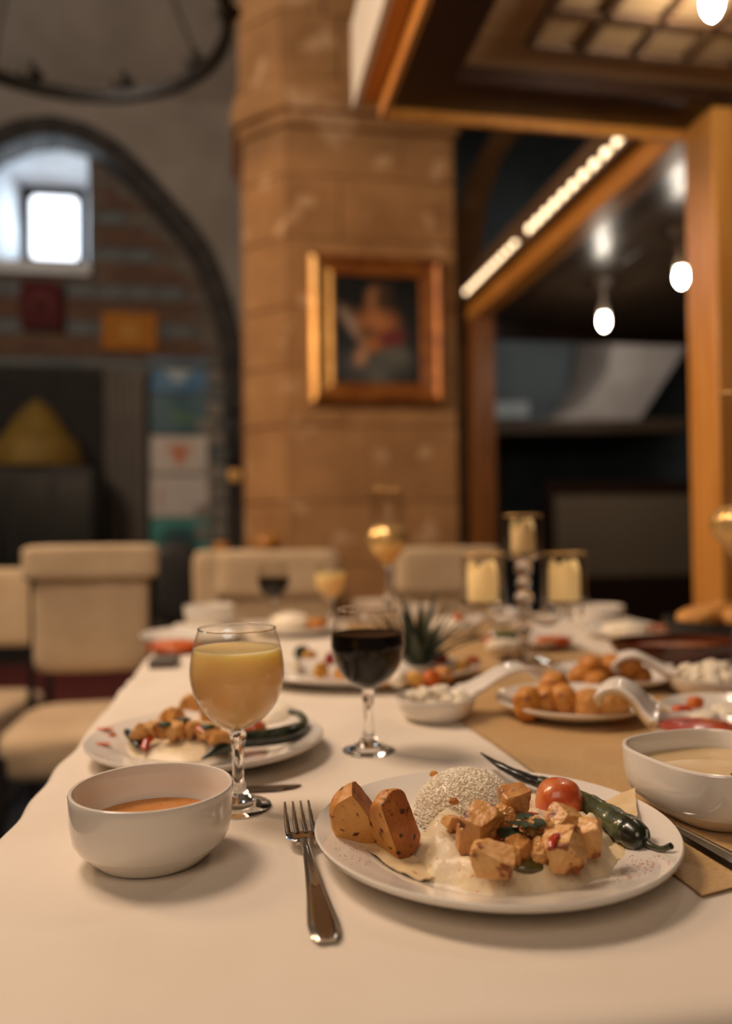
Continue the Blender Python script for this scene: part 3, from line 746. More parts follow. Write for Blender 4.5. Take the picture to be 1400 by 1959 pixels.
MB().box2((a[0]-0.09, 7.19, 0), (a[0], 7.24, a[2]+0.12)).build('stile', M['wood_d'], pn, off=(3.8, 7.2, 0), smooth=20)
MB().box2((a[0], 7.19, a[2]), (b[0], 7.24, a[2]+0.12)).build('top_rail', M['wood_d'], pn, off=(3.8, 7.2, 0), smooth=20)
MB().box2((a[0], 7.19, 0), (b[0], 7.24, b[2])).build('kick_board', M['wood_d'], pn, off=(3.8, 7.2, 0), smooth=20)
struct(MB().box2((2.2, 8.32, 0), (6.1, 8.4, 5.6)), 'wall_far', M['darkwall'])

# ------------------------------------------------------------------ chairs
def pad(w, d, h, r=0.025, n=6, power=6):
    """softly rounded upholstery block, base centre at origin"""
    q = MB(); q.blob((0, 0, h/2), (w/2, d/2, h/2), 4, power=power, namp=0.012, nsc=1.6, seed=random.random()*9); return q
def chair(loc, yaw, label, w=0.40, top=0.20, back0=0.60, back1=0.94, cap=True, seatz=0.47, capw=0.06):
    t = thing('dining_chair', label, 'chair', loc, yaw, 'cream upholstered dining chairs')
    # origin on the floor below the backrest's front face, -y is the sitter's side
    hw = w/2
    for sx in (-1, 1):
        MB().tube([(sx*(hw+0.012), 0.05, 0), (sx*(hw+0.012), 0.03, seatz), (sx*(hw+0.012), 0.05, back1-0.04)], 0.014, 8).build('rear_post', M['black'], t)
        MB().tube([(sx*(hw+0.0), -0.42, 0), (sx*(hw+0.0), -0.42, seatz-0.05)], 0.017, 8).build('leg', M['black'], t)
        MB().tube([(sx*(hw+0.0), -0.42, 0.22), (sx*(hw+0.012), 0.04, 0.22)], 0.009, 8).build('stretcher', M['black'], t)
    MB().blob((0, -0.20, seatz-0.06), (hw+0.02, 0.245, 0.075), 4, power=5, namp=0.02, nsc=1.5).build('seat', M['cream'], t, smooth=60)
    hb = back1-back0-(top if cap else 0)
    MB().blob((0, 0.03, back0+hb/2+0.02), (hw, 0.035, hb/2+0.03), 4, power=12, namp=0.012, nsc=1.5).build('backrest', M['cream'], t, smooth=60)
    if cap:
        MB().blob((0, 0.025, back1-top/2), (hw+capw/2+0.005, 0.052, top/2), 4, power=12, namp=0.012, nsc=1.5, seed=3).build('top_cushion', M['cream'], t, smooth=60)
    return t
p = yp(174, 1050, 2.66)
chair((p.x, p.y, 0.0125), math.radians(11), 'cream chair with a wide top cushion at the left of the table', w=0.365, top=0.115, back0=0.535, back1=0.945, capw=0.055, seatz=0.42)
p = yp(18, 1118, 3.1)
chair((p.x-0.02, p.y, 0.0125), math.radians(-2), 'low cream chair cut off by the left edge of the photo', w=0.30, back0=0.56, back1=0.80, cap=False, seatz=0.38)
p = yp(532, 1050, 2.92)
chair((p.x, p.y, 0), math.radians(6), 'cream chair at the far table end behind the two distant glasses', w=0.40, top=0.17, back0=0.5, back1=0.925, capw=0.03)
p = yp(446, 1078, 3.66)
chair((p.x, p.y, 0), math.radians(10), 'cream chair half hidden behind the chair at the far table end', w=0.36, top=0.1, back0=0.5, back1=0.86, cap=False)
p = yp(858, 1050, 2.92)
chair((p.x, p.y, 0), math.radians(8), 'cream chair at the far end of the table, left of the crystal candelabra', w=0.36, top=0.17, back0=0.5, back1=0.93, capw=0.02)
# black chair further back
p = yp(338, 1050, 4.3)
bc = thing('black_chair', 'dark chair with a rounded back between the posters and the table', 'chair', (p.x, p.y, 0), 0.2)
MB().blob((0, 0, 0.72), (0.13, 0.03, 0.22), 3, power=3.5).build('backrest', M['black'], bc, smooth=60)
MB().blob((0, -0.2, 0.45), (0.19, 0.2, 0.035), 3, power=4).build('seat', M['black'], bc, smooth=60)
for sx in (-1, 1):
    for sy in (-0.36, 0.0): MB().tube([(sx*0.15, sy, 0), (sx*0.14, sy, 0.44)], 0.014, 6).build('leg', M['black'], bc)
MB().tube([(-0.16, 0.0, 0.43), (-0.15, 0.02, 0.86)], 0.012, 6).build('post', M['black'], bc)

# ------------------------------------------------------------------ table, cloth, runner
TH = math.radians(8.1); TC, TS = math.cos(TH), math.sin(TH)
def tw(s, t, z=TZ): return Vector((s*TC - t*TS, s*TS + t*TC, z))
S0, S1, T0, T1 = -0.211, 1.02, 0.388, 2.24
tb = thing('dining_table', 'long dining table hidden under the white cloth', 'table', tw((S0+S1)/2, (T0+T1)/2, 0), TH)
hs, ht = (S1-S0)/2, (T1-T0)/2
MB().box2((-hs+0.01, -ht+0.01, TZ-0.035), (hs-0.01, ht-0.01, TZ-0.006)).build('tabletop', M['wood_d'], tb, smooth=20, bevel=0.004)
for sx in (-1, 1):
    for sy in (-1, 1):
        MB().box2((sx*(hs-0.12)-0.03, sy*(ht-0.14)-0.03, 0), (sx*(hs-0.12)+0.03, sy*(ht-0.14)+0.03, TZ-0.035)).build('leg', M['wood_d'], tb, smooth=20, bevel=0.004)
# cloth: flat top, soft edge, skirt falling in folds
per = []
def perim():
    out = []; step = 0.012; c = 0.03
    segs = [((-hs, -ht), (hs, -ht), (0, -1)), ((hs, -ht), (hs, ht), (1, 0)), ((hs, ht), (-hs, ht), (0, 1)), ((-hs, ht), (-hs, -ht), (-1, 0))]
    for (a, b, n) in segs:
        L = math.hypot(b[0]-a[0], b[1]-a[1]); k = int(L/step)
        for i in range(k):
            f = i/k; out.append((a[0]+(b[0]-a[0])*f, a[1]+(b[1]-a[1])*f, n))
    return out
PRM = perim(); NP_ = len(PRM)
rings = []
def wob(i, amp):
    x, y, n = PRM[i]; s = x if n[0] == 0 else y
    return amp*(math.sin(s*62 + 2*math.sin(s*9)) * (0.6 + 0.4*math.sin(s*13+1)) + 0.5*math.sin(s*27+0.7))
prof = [(-0.05, 0.0, 0.0), (-0.02, -0.0003, 0.0008), (-0.008, -0.0012, 0.0014), (-0.001, -0.0055, 0.0022), (0.003, -0.014, 0.003), (0.005, -0.03, 0.004), (0.008, -0.07, 0.006), (0.012, -0.14, 0.010), (0.016, -0.24, 0.013), (0.02, -0.34, 0.016)]
vs = []; fs = []
for (d, z, amp) in prof:
    for i in range(NP_):
        x, y, n = PRM[i]
        e = d + wob(i, amp)
        dd = 0.012 if d < 0 else 0
        # corners: pull towards the centre along both axes when inset
        X = max(-hs-1 if d > 0 else -hs-d*0 + d, min(hs+1, x)) + n[0]*e; Y = y + n[1]*e
        if d < 0:
            X = max(-hs - d, min(hs + d, x)) if n[0] == 0 else x + n[0]*e
            Y = max(-ht - d, min(ht + d, y)) if n[1] == 0 else y + n[1]*e
        vs.append((X, Y, TZ + z + (0.0015 if d >= -0.03 and d < 0 else 0)*math.sin(i*0.31)*0.3))
for r in range(len(prof)-1):
    for i in range(NP_):
        j = (i+1) % NP_
        fs.append((r*NP_+i, r*NP_+j, (r+1)*NP_+j, (r+1)*NP_+i))
fs.append(tuple(range(NP_)))
tc_ = thing('tablecloth', 'white tablecloth covering the long dining table, hem falling in folds', 'tablecloth', tw((S0+S1)/2, (T0+T1)/2, 0), TH)
MB().add(vs, fs).build('cloth', M['cloth'], tc_, smooth=60)
# gold satin runner with one corner near the knife
P = [zp(1290, 1680), zp(1332, 1713), zp(1420, 1738), zp(1640, 1800)]
L0 = zp(1290, 1680); L1 = zp(958, 1436); L2 = zp(895, 1393); L3 = Vector((0.02, 1.45, TZ)); L4 = Vector((-0.06, 2.1, TZ))
left = [zp(1332, 1713), L0, L1, L2, L3, L4]
right = [Vector((0.62, 0.70, TZ)), Vector((0.61, 0.75, TZ)), Vector((0.56, 0.95, TZ)), Vector((0.54, 1.08, TZ)), Vector((0.46, 1.52, TZ)), Vector((0.35, 2.15, TZ))]
ls = spline(left, 8); rs = spline(right, 8)
def runner(a, b):
    i = a*(len(ls)-1); k = int(min(i, len(ls)-2)); f = i-k
    l = ls[k].lerp(ls[k+1], f); r = rs[k].lerp(rs[k+1], f)
    p = l.lerp(r, b); p.z = TZ + 0.0022 + 0.0006*math.sin(b*7+a*5)
    return p
q = MB(); q.grid(runner, 41, 12); q.grid(lambda a, b: runner(a, b) - Vector((0, 0, 0.0012)), 41, 12)
single(q, 'table_runner', M['gold_cloth'], 'gold satin runner lying along the middle of the white tablecloth', 'runner', tuple(runner(0.3, 0.5)), smooth=60)

ZT = TZ + 0.0005              # resting height on cloth
ZR = TZ + 0.003               # resting height on the runner

# ------------------------------------------------------------------ crockery builders
def plate(c, R, label, group='round white plates', h=0.022, oval=1.0, yaw=0):
    k = R/0.1377
    prof = [(0, 0.0035), (0.07, 0.0035), (0.086, 0.0045), (0.094, 0.0075), (0.102, 0.0115), (0.118, 0.0160), (0.129, 0.0192), (0.1345, 0.0212), (0.1366, 0.0217), (0.1377, 0.0205),
            (0.1372, 0.0182), (0.134, 0.0155), (0.122, 0.0115), (0.106, 0.0062), (0.096, 0.0022), (0.09, 0.0), (0.084, 0.0), (0.082, 0.0012), (0, 0.0012)]
    t = thing('dinner_plate', label, 'plate', c, yaw, group)
    q = MB().lathe([(r*k, z*h/0.022) for r, z in prof], 96)
    for v in q.v: v.y *= oval
    q.build('dish', M['porcelain'], t, smooth=50)
    return t
def small_plate(c, R, label, food=None): return plate(c, R, label)

GOB = dict(
  foot=[(0, 0.0), (0.029, 0.0), (0.0300, 0.0010), (0.0292, 0.0022), (0.02, 0.0045), (0.0115, 0.0095), (0.0072, 0.0165), (0.0055, 0.026), (0.0050, 0.038), (0.0056, 0.052), (0.0068, 0.060), (0.0082, 0.0645), (0.0070, 0.0685), (0.0062, 0.070), (0, 0.0705)],
  bowl=[(0.0, 0.0695), (0.007, 0.0705), (0.016, 0.0745), (0.0285, 0.0845), (0.0375, 0.098), (0.0418, 0.114), (0.0423, 0.126), (0.0402, 0.141), (0.0368, 0.154), (0.0345, 0.161)])
def goblet(c, label, fill_mat, level, scale=1.0, seg=56):
    t = thing('goblet', label, 'glass', c, 0, 'stemmed glasses on the table')
    S = lambda L: [(r*scale, z*scale) for r, z in L]
    MB().lathe(S(GOB['foot']), seg).build('stem', M['glass'], t, smooth=60)
    pts = [Vector((r, 0, z)) for r, z in GOB['bowl']]
    sm = [(p.x, p.z) for p in spline(pts, 5)]
    MB().lathe(S(sm), seg).build('bowl', M['glass_thin'], t, smooth=80)
    r_, z_ = GOB['bowl'][-1]
    q = MB(); q.tube([Vector((r_*math.cos(2*math.pi*k/seg), r_*math.sin(2*math.pi*k/seg), z_))*scale for k in range(seg+1)], 0.0008*scale, 6, cap=False)
    q.build('rim', M['glass'], t, smooth=80)
    liq = [(max(r-0.0012, 0), z + (0.0012 if i == 0 else 0.0004)) for i, (r, z) in enumerate(sm) if z < level]
    rl = liq[-1][0]
    liq = liq + [(rl, level), (rl-0.0015, level-0.0006), (0, level-0.0006)]
    MB().lathe(S(liq), seg).build('drink', fill_mat, t, smooth=60)
    return t

# ------------------------------------------------------------------ near soup bowl
def bowl_prof(R, H):
    o = [(0, 0.0), (0.64, 0.0), (0.68, 0.02), (0.72, 0.07), (0.82, 0.17), (0.885, 0.258), (0.902, 0.264), (0.95, 0.36), (0.975, 0.50), (0.99, 0.65), (0.997, 0.9), (1.0, 0.965), (0.99, 0.992), (0.972, 1.0), (0.952, 0.992), (0.938, 0.955),
         (0.925, 0.7), (0.90, 0.5), (0.80, 0.3), (0.6, 0.16), (0.3, 0.11), (0, 0.10)]
    return [(r*R, z*H) for r, z in o]
def soup_bowl(c, R, H, label, soup_m, lvl, shape=None, yaw=0, name='soup_bowl', group='white soup bowls'):
    t = thing(name, label, 'bowl', c, yaw, group)
    MB().lathe(bowl_prof(R, H), 96, shape=shape).build('vessel', M['porcelain'], t, smooth=28)
    if soup_m:
        rr = R*(0.915 if lvl > 0.6 else 0.875)
        q = MB().lathe([(0, H*lvl), (rr*0.9, H*lvl), (rr, H*lvl+0.0012), (rr*0.985, H*lvl-0.004), (0, H*lvl-0.004)], 64, shape=shape)
        q.build('soup', soup_m, t, smooth=60)
    return t
nb = soup_bowl((-0.167, 0.621, ZT), 0.0615, 0.0545, 'round white bowl of orange lentil soup at the left front', M['soup'], 0.47)
# dried dribble on the inner wall
sq = lambda a: 1.0/((abs(math.cos(a))**2.9 + abs(math.sin(a))**2.9)**(1/2.9))*0.95
rb = soup_bowl((0.300, 0.696, ZR), 0.074, 0.053, 'squarish white bowl of pale soup cut off by the right edge', M['cream_soup'], 0.66, shape=sq, yaw=math.radians(20))
MB().blob((0.004, -0.018, 0.0365), (0.006, 0.003, 0.0012), 2, namp=0.3).build('herb', M['parsley'], rb)

goblet((-0.118, 0.727, ZT), 'stemmed glass of cloudy yellow juice behind the near soup bowl', M['juice'], 0.1435)
goblet((0.0, 0.9075, ZT), 'stemmed glass of dark drink at the centre of the table', M['wine'], 0.134, 0.985)

# ------------------------------------------------------------------ cutlery
def fork(c, d, label):
    yaw = math.atan2(d[1], d[0]) - math.pi/2          # local +y points to the tines
    t = thing('fork', label, 'fork', c, yaw)
    # centreline (y, z, half width, thickness)
    hnd = [(0.0, 0.0022, 0.0062, 0.0016), (0.006, 0.0026, 0.0092, 0.0022), (0.018, 0.0034, 0.0102, 0.0026), (0.034, 0.0046, 0.0088, 0.0028), (0.055, 0.0062, 0.0068, 0.0028), (0.08, 0.0084, 0.0052, 0.0028), (0.105, 0.0104, 0.0040, 0.0028), (0.122, 0.0112, 0.0034, 0.0028), (0.134, 0.0108, 0.0036, 0.0027)]
    def slab(rows, ridge=0.0):
        q = MB(); vs = []
        prof = [(-1, 0), (-0.8, 0.55), (-0.45, 0.62+ridge), (0, 0.62-ridge*0.8), (0.45, 0.62+ridge), (0.8, 0.55), (1, 0), (0.6, -0.5), (-0.6, -0.5)]
        for (y, z, w, th) in rows:
            for (a, b) in prof: vs.append((a*w, y, z + b*th))
        n = len(prof); fs = []
        for i in range(len(rows)-1):
            for k in range(n): fs.append((i*n+k, i*n+(k+1) % n, (i+1)*n+(k+1) % n, (i+1)*n+k))
        fs += [tuple(range(n)), tuple((len(rows)-1)*n + k for k in range(n-1, -1, -1))]
        q.add(vs, fs); return q
    def res(rows, n):
        A = np.array(rows); x = np.linspace(0, 1, len(rows)); X = np.linspace(0, 1, n)
        return [tuple(np.interp(X[i], x, A[:, k]) for k in range(4)) for i in range(n)]
    slab(res(hnd, 26), 0.28).build('handle', M['steel'], t, smooth=50)
    head = [(0.132, 0.0108, 0.0036, 0.0026), (0.138, 0.0098, 0.0052, 0.0022), (0.142, 0.0088, 0.0100, 0.002), (0.147, 0.0080, 0.0122, 0.0018), (0.153, 0.0078, 0.0128, 0.0017), (0.159, 0.0084, 0.0128, 0.0016)]
    slab(res(head, 14)).build('head', M['steel'], t, smooth=50)
    for k in range(4):
        x = -0.0105 + 0.007*k
        MB().tube(spline([(x, 0.156, 0.0086), (x, 0.17, 0.0105), (x*0.98, 0.185, 0.0140), (x*0.95, 0.2, 0.0195)], 5), lerpl([0.0024, 0.0022, 0.0019, 0.0009], 16), 8, flat=0.55).build('tine', M['steel'], t, smooth=60)
    return t
e = zp(626, 1799, TZ+0.003); tp = zp(568, 1536, TZ+0.0195)
d = (tp-e); fork((e.x, e.y, ZT), (d.x, d.y), 'steel fork with four tines lying between the soup bowl and the main plate')
print('fork length', d.length)
def knife(c, d, label, L=0.21):
    yaw = math.atan2(d[1], d[0]) - math.pi/2
    t = thing('table_knife', label, 'knife', c, yaw, 'steel table knives')
    def bar(rows):
        q = MB(); vs = []; prof = [(-1, 0.1), (-0.85, 0.8), (-0.3, 1.0), (-0.2, 0.85), (0.2, 0.85), (0.3, 1.0), (0.85, 0.8), (1, 0.1), (0.8, 0), (-0.8, 0)]
        n = len(prof); fs = []
        for (y, w, th, x0) in rows:
            for a, b in prof: vs.append((x0 + a*w, y, 0.0004 + b*th))
        for i in range(len(rows)-1):
            for k in range(n): fs.append((i*n+k, i*n+(k+1) % n, (i+1)*n+(k+1) % n, (i+1)*n+k))
        fs += [tuple(range(n)), tuple((len(rows)-1)*n+k for k in range(n-1, -1, -1))]
        return q.add(vs, fs)
    bar([(0, 0.006, 0.003, 0), (0.004, 0.009, 0.0055, 0), (0.03, 0.0088, 0.006, 0), (0.07, 0.0068, 0.0055, 0), (0.095, 0.0055, 0.005, 0)]).build('handle', M['steel'], t, smooth=40)
    bar([(0.094, 0.0055, 0.004, 0), (0.1, 0.008, 0.002, 0.001), (0.15, 0.0095, 0.0016, 0.002), (0.185, 0.009, 0.0014, 0.0015), (0.2, 0.006, 0.0012, -0.001), (0.208, 0.001, 0.001, -0.004)]).build('blade', M['steel'], t, smooth=40)
    return t
a = zp(1408, 1652, TZ+0.005); b = zp(1296, 1590, TZ+0.005); d = (b-a).normalized()
c = a - d*0.025
knife((c.x, c.y, ZR), (d.x, d.y), 'steel knife on the gold runner right of the main plate')
a = zp(577, 1503, TZ+0.002); b = zp(430, 1510, TZ+0.002); d = (a-b).normalized(); c = a - d*0.208
knife((c.x, c.y, ZT), (d.x, d.y), 'steel knife lying behind the near soup bowl and the juice glass')

# ------------------------------------------------------------------ main plate and its food
PC = Vector((0.0952, 0.624, ZT))
mp_ = plate(tuple(PC), 0.1377, 'large round white plate of chicken on puree with rice and pepper, in front')
PZ = ZT + 0.0045              # well surface
# paprika dusting on the rim
q = MB(); rnd = random.Random(3)
def flakes(q, px, py, sx, sy, n, z, rad=0.0006):
    for _ in range(n):
        a = zp(rnd.gauss(px, sx), rnd.gauss(py, sy), z)
        dx, dy = a.x-PC.x, a.y-PC.y; r = math.hypot(dx, dy)
        if r > 0.134: continue
        zz = ZT + np.interp(r, [0, 0.086, 0.094, 0.102, 0.118, 0.129, 0.1345], [0.0035, 0.0045, 0.0075, 0.0115, 0.0160, 0.0192, 0.0212]) + 0.0002
        s = rad*rnd.uniform(0.5, 1.3)
        q.add([(a.x-s, a.y, zz), (a.x, a.y-s, zz), (a.x+s, a.y, zz), (a.x, a.y+s*0.8, zz), (a.x, a.y, zz+s*0.5)], [(0, 1, 4), (1, 2, 4), (2, 3, 4), (3, 0, 4), (3, 2, 1, 0)])
flakes(q, 1235, 1650, 32, 12, 130, PZ+0.012)
flakes(q, 690, 1625, 30, 20, 60, PZ+0.012)
flakes(q, 1200, 1672, 30, 10, 50, PZ+0.012)
o = q.build('paprika_dust', M['paprika'], mp_, off=PC, smooth=False); o['kind'] = 'stuff'

def terrain(name, m, label, cat, ctr, fr, hf, z0=PZ, n=72, k=16, group=None, bottom=True):
    """soft heap: outline radius fr(a), height hf(x, y, t) with t from the centre 0 to the edge 1"""
    vs = []; fs = []
    for j in range(k+1):
        t = j/k
        for i in range(n):
            a = 2*math.pi*i/n; r = fr(a)*t
            x, y = ctr.x + r*math.cos(a), ctr.y + r*math.sin(a)
            vs.append((x, y, z0 + hf(x, y, t)))
    for j in range(k):
        for i in range(n):
            i2 = (i+1) % n
            fs.append((j*n+i, j*n+i2, (j+1)*n+i2, (j+1)*n+i))
    q = MB().add(vs, fs)
    return single(q, name, m, label, cat, (ctr.x, ctr.y, z0), group=group, smooth=70)
def nz3(x, y, s, sd=0): return noise.fractal(Vector((x*s + sd, y*s, sd*1.3)), 1.0, 2.0, 3)

# puree: outline measured in the photograph, resting in the well
outl = [zp(x, y, PZ+0.002) for x, y in ((790, 1640), (805, 1590), (860, 1550), (950, 1530), (1060, 1540), (1140, 1575), (1180, 1630), (1178, 1665), (1140, 1688), (1060, 1702), (960, 1705), (880, 1698), (830, 1680))]
pc = sum(outl, Vector())/len(outl)
ang = sorted(((math.atan2(p.y-pc.y, p.x-pc.x), (p-pc).length) for p in outl))
def fr_p(a):
    a = (a+math.pi) % (2*math.pi) - math.pi
    A = [ang[-1][0]-2*math.pi] + [t for t, _ in ang] + [ang[0][0]+2*math.pi]; R_ = [ang[-1][1]] + [r for _, r in ang] + [ang[0][1]]
    return float(np.interp(a, A, R_))*(1 + 0.03*math.sin(a*9) + 0.02*math.sin(a*17+1))
def hf_p(x, y, t):
    e = max(0.0, 1 - t**7)
    return e*(0.0150 + 0.0050*nz3(x, y, 45) + 0.0040*nz3(x, y, 105, 2) + 0.0014*nz3(x, y, 260, 7)) + e*0.0080*math.exp(-((t-0.80)/0.13)**2)*(0.7+0.9*nz3(x, y, 55, 5)) - 0.0008
terrain('puree', M['puree'], 'creamy aubergine puree spread under the chicken on the main plate', 'puree', pc, fr_p, hf_p, n=110, k=26)
# rice dome
rc_ = zp(893, 1533, PZ+0.014); rc_.z = PZ
def fr_r(a): return 0.0435*(1 + 0.05*math.sin(3*a+1))
RH = 0.043
rice = thing('rice_mound', 'dome of buttery white rice at the back of the main plate', 'rice', tuple(rc_), 0, kind='stuff')
q = MB(); q.blob((0, 0, 0.001), (0.0436, 0.0396, RH-0.0036), 4, namp=0.03, nsc=3.5); 
for v in q.v:
    if v.z < 0: v.z = 0
q.build('core', M['rice'], rice, smooth=60)
q = MB(); vs0, fs0 = ico(1)
rg = random.Random(5)
for i in range(3600):
    zc = rg.random(); th = rg.uniform(0, 2*math.pi); rr = math.sqrt(max(0, 1-zc*zc))
    p = Vector((0.0445*rr*math.cos(th), 0.0405*rr*math.sin(th), (RH-0.0025)*zc))
    R3 = Matrix.Rotation(rg.uniform(0, 6.3), 3, 'Z') @ Matrix.Rotation(rg.uniform(-0.9, 0.9), 3, 'X')
    L_ = rg.uniform(0.0022, 0.0031); w_ = rg.uniform(0.0009, 0.0012)
    q.add([R3 @ Vector((v.x*L_, v.y*w_, v.z*w_)) + p*rg.uniform(0.975, 1.01) for v in vs0], fs0)
o = q.build('rice_grains', M['rice'], rice, smooth=60); o['kind'] = 'stuff'
for (px, py) in ((1000-78, 1483), (830, 1481), (868, 1533)):
    p = zp(px, py, PZ+0.03)
    MB().blob(p-rc_, (0.004, 0.003, 0.003), 2, namp=0.2).build('orzo', M['pastry'], rice)

# potato wedges
def wedge(px, py, z, dims, r, planes, m, label, seed, cut=None):
    p = zp(px, py, z)
    q = MB().blob(p, dims, 5, planes=planes, rot=r, namp=0.05, nsc=2.2, seed=seed)
    base = Vector((p.x, p.y, min(v.z for v in q.v)))
    t = thing('potato_wedge', label, 'potato', tuple(base), 0, 'potato wedges on the main plate')
    # the cut, browned face is a part of its own
    ob = q.build('flesh', m, t, off=base, smooth=35)
    ob.data.materials.append(M['potato_skin'])
    for f in ob.data.polygons:
        if cut and f.normal.dot(Vector(cut).normalized()) > 0.62: f.material_index = 1
    return t
wedge(686, 1557, PZ+0.027, (0.0225, 0.0205, 0.0255), rot(8, -24, 30), [(1, -0.55, 0.35, 0.34), (-0.75, -1, 0.15, 0.5), (0.2, 0, -1, 0.8), (-0.2, 0.2, 1, 0.86)], M['potato'], 'spiced roast potato wedge at the outer left of the main plate', 1, (0.75, -0.35, 0.65))
wedge(756, 1578, PZ+0.024, (0.0195, 0.0205, 0.0275), rot(10, -14, 14), [(0.55, -1, 0.3, 0.36), (-1, -0.45, 0.0, 0.6), (0.2, 0, -1, 0.85), (1, 0.3, 0.1, 0.75)], M['potato'], 'spiced roast potato wedge next to the rice', 2, (0.4, -0.85, 0.45))

# flatbread pieces
def sheet_food(pts, name, m, label, cat, th=0.0012, curl=0.002, seed=0):
    P = [zp(x, y, z) for x, y, z in pts]; c = sum(P, Vector())/len(P)
    base = Vector((c.x, c.y, min(p.z for p in P)))
    q = MB(); n = len(P); K = 6; M_ = 8
    ring = []
    for i in range(n):
        for k in range(M_): ring.append(P[i].lerp(P[(i+1) % n], k/M_))
    N_ = len(ring); vs = []
    for j in range(K+1):
        for i in range(N_):
            p = c.lerp(ring[i], j/K); p = p + Vector((0, 0, curl*nz3(p.x, p.y, 60, seed))); 
            if j == K: p = p + (ring[i]-c)*0.02*math.sin(i*1.7)
            vs.append(p)
    fs = [(j*N_+i, j*N_+(i+1) % N_, (j+1)*N_+(i+1) % N_, (j+1)*N_+i) for j in range(K) for i in range(N_)]
    q.add(vs, fs)
    q.add([v + Vector((0, 0, -th)) for v in vs], [f[::-1] for f in fs])
    o2 = K*N_; off = len(vs)
    q.f += [(o2+i, o2+(i+1) % N_, off+o2+(i+1) % N_, off+o2+i) for i in range(N_)]
    return single(q, name, m, label, cat, tuple(base), smooth=50)
sheet_food([(1120, 1548, PZ+0.008), (1214, 1507, PZ+0.02), (1219, 1560, PZ+0.016), (1190, 1600, PZ+0.008)], 'flatbread', M['lavash'], 'pale flatbread piece standing up behind the green pepper', 'flatbread', seed=1)
sheet_food([(1090, 1560, PZ+0.004), (1150, 1560, PZ+0.006), (1196, 1600, PZ+0.005), (1210, 1622, PZ+0.005), (1202, 1638, PZ+0.005), (1172, 1642, PZ+0.004)], 'flatbread', M['lavash'], 'pale flatbread piece lying between the puree and the green pepper', 'flatbread', seed=2)
sheet_food([(690, 1612, PZ+0.008), (730, 1600, PZ+0.005), (800, 1640, PZ+0.003), (832, 1678, PZ+0.0025), (800, 1680, PZ+0.0045), (745, 1655, PZ+0.0065)], 'flatbread', M['lavash'], 'paprika-dusted flatbread piece under the potato wedges', 'flatbread', seed=3)

# green pepper: body, calyx, stem
pts = [zp(919, 1440, PZ+0.030), zp(955, 1464, PZ+0.027), zp(1000, 1486, PZ+0.022), zp(1050, 1503, PZ+0.018), zp(1105, 1528, PZ+0.0165), zp(1150, 1556, PZ+0.016), zp(1190, 1582, PZ+0.0155), zp(1214, 1597, PZ+0.015)]
sp = spline(pts, 8); base = tuple((pts[5].x, pts[5].y, PZ+0.004))
gp = thing('green_pepper', 'long charred green pepper lying across the back of the main plate', 'pepper', base)
rad = lerpl([0.0006, 0.0036, 0.0052, 0.0060, 0.0078, 0.0100, 0.0112, 0.0105], len(sp))
rad = [1.08*r*(1 + 0.05*math.sin(i*0.9) + 0.04*math.sin(i*2.3)) for i, r in enumerate(rad)]
k = 22
MB().tube(sp[k-1:], rad[k-1:], 20, flat=0.92).build('flesh', M['green_pepper'], gp, off=base, smooth=60)
MB().tube(sp[:k], rad[:k], 16, flat=0.8).build('charred_tip', M['charred'], gp, off=base, smooth=60)
cp = spline([zp(1196, 1586, PZ+0.0155), zp(1212, 1596, PZ+0.015), zp(1226, 1606, PZ+0.014), zp(1236, 1611, PZ+0.013)], 5)
MB().tube(cp, lerpl([0.0108, 0.0116, 0.0098, 0.0040], len(cp)), 18).build('calyx', M['pepper_dark'], gp, off=base, smooth=60)
st = spline([zp(1232, 1609, PZ+0.0135), zp(1248, 1619, PZ+0.0135), zp(1266, 1624, PZ+0.0155), zp(1284, 1618, PZ+0.020)], 6)
MB().tube(st, lerpl([0.0036, 0.0024, 0.0020, 0.0024], len(st)), 10).build('stem', M['green_pepper'], gp, off=base, smooth=60)

# tomato
p = zp(1070, 1534, PZ+0.0185)
q = MB().blob(p, (0.0190, 0.0185, 0.0190), 4, rot=rot(8, 6, 0), namp=0.03, nsc=1.5, power=2.35)
single(q, 'tomato', M['tomato'], 'roasted red tomato half at the back of the main plate', 'tomato', (p.x, p.y, p.z-0.0185), smooth=60)

# sauce pool
sc_ = zp(1005, 1630, PZ+0.012)
terrain('sauce', M['sauce'], 'glossy tomato sauce pooled on the puree around the chicken', 'sauce', Vector((sc_.x, sc_.y+0.003, 0)), lambda a: (0.052 if abs(math.cos(a)) > 0.5 else 0.03)*0.62*(1+0.18*math.sin(5*a+0.5)+0.1*math.sin(11*a))*(1.45 if abs(math.cos(a)) > 0.8 else 1.0), lambda x, y, t: 0.0250*(1-t**6)+0.002*nz3(x, y, 110, 9), n=90, k=8, z0=PZ)

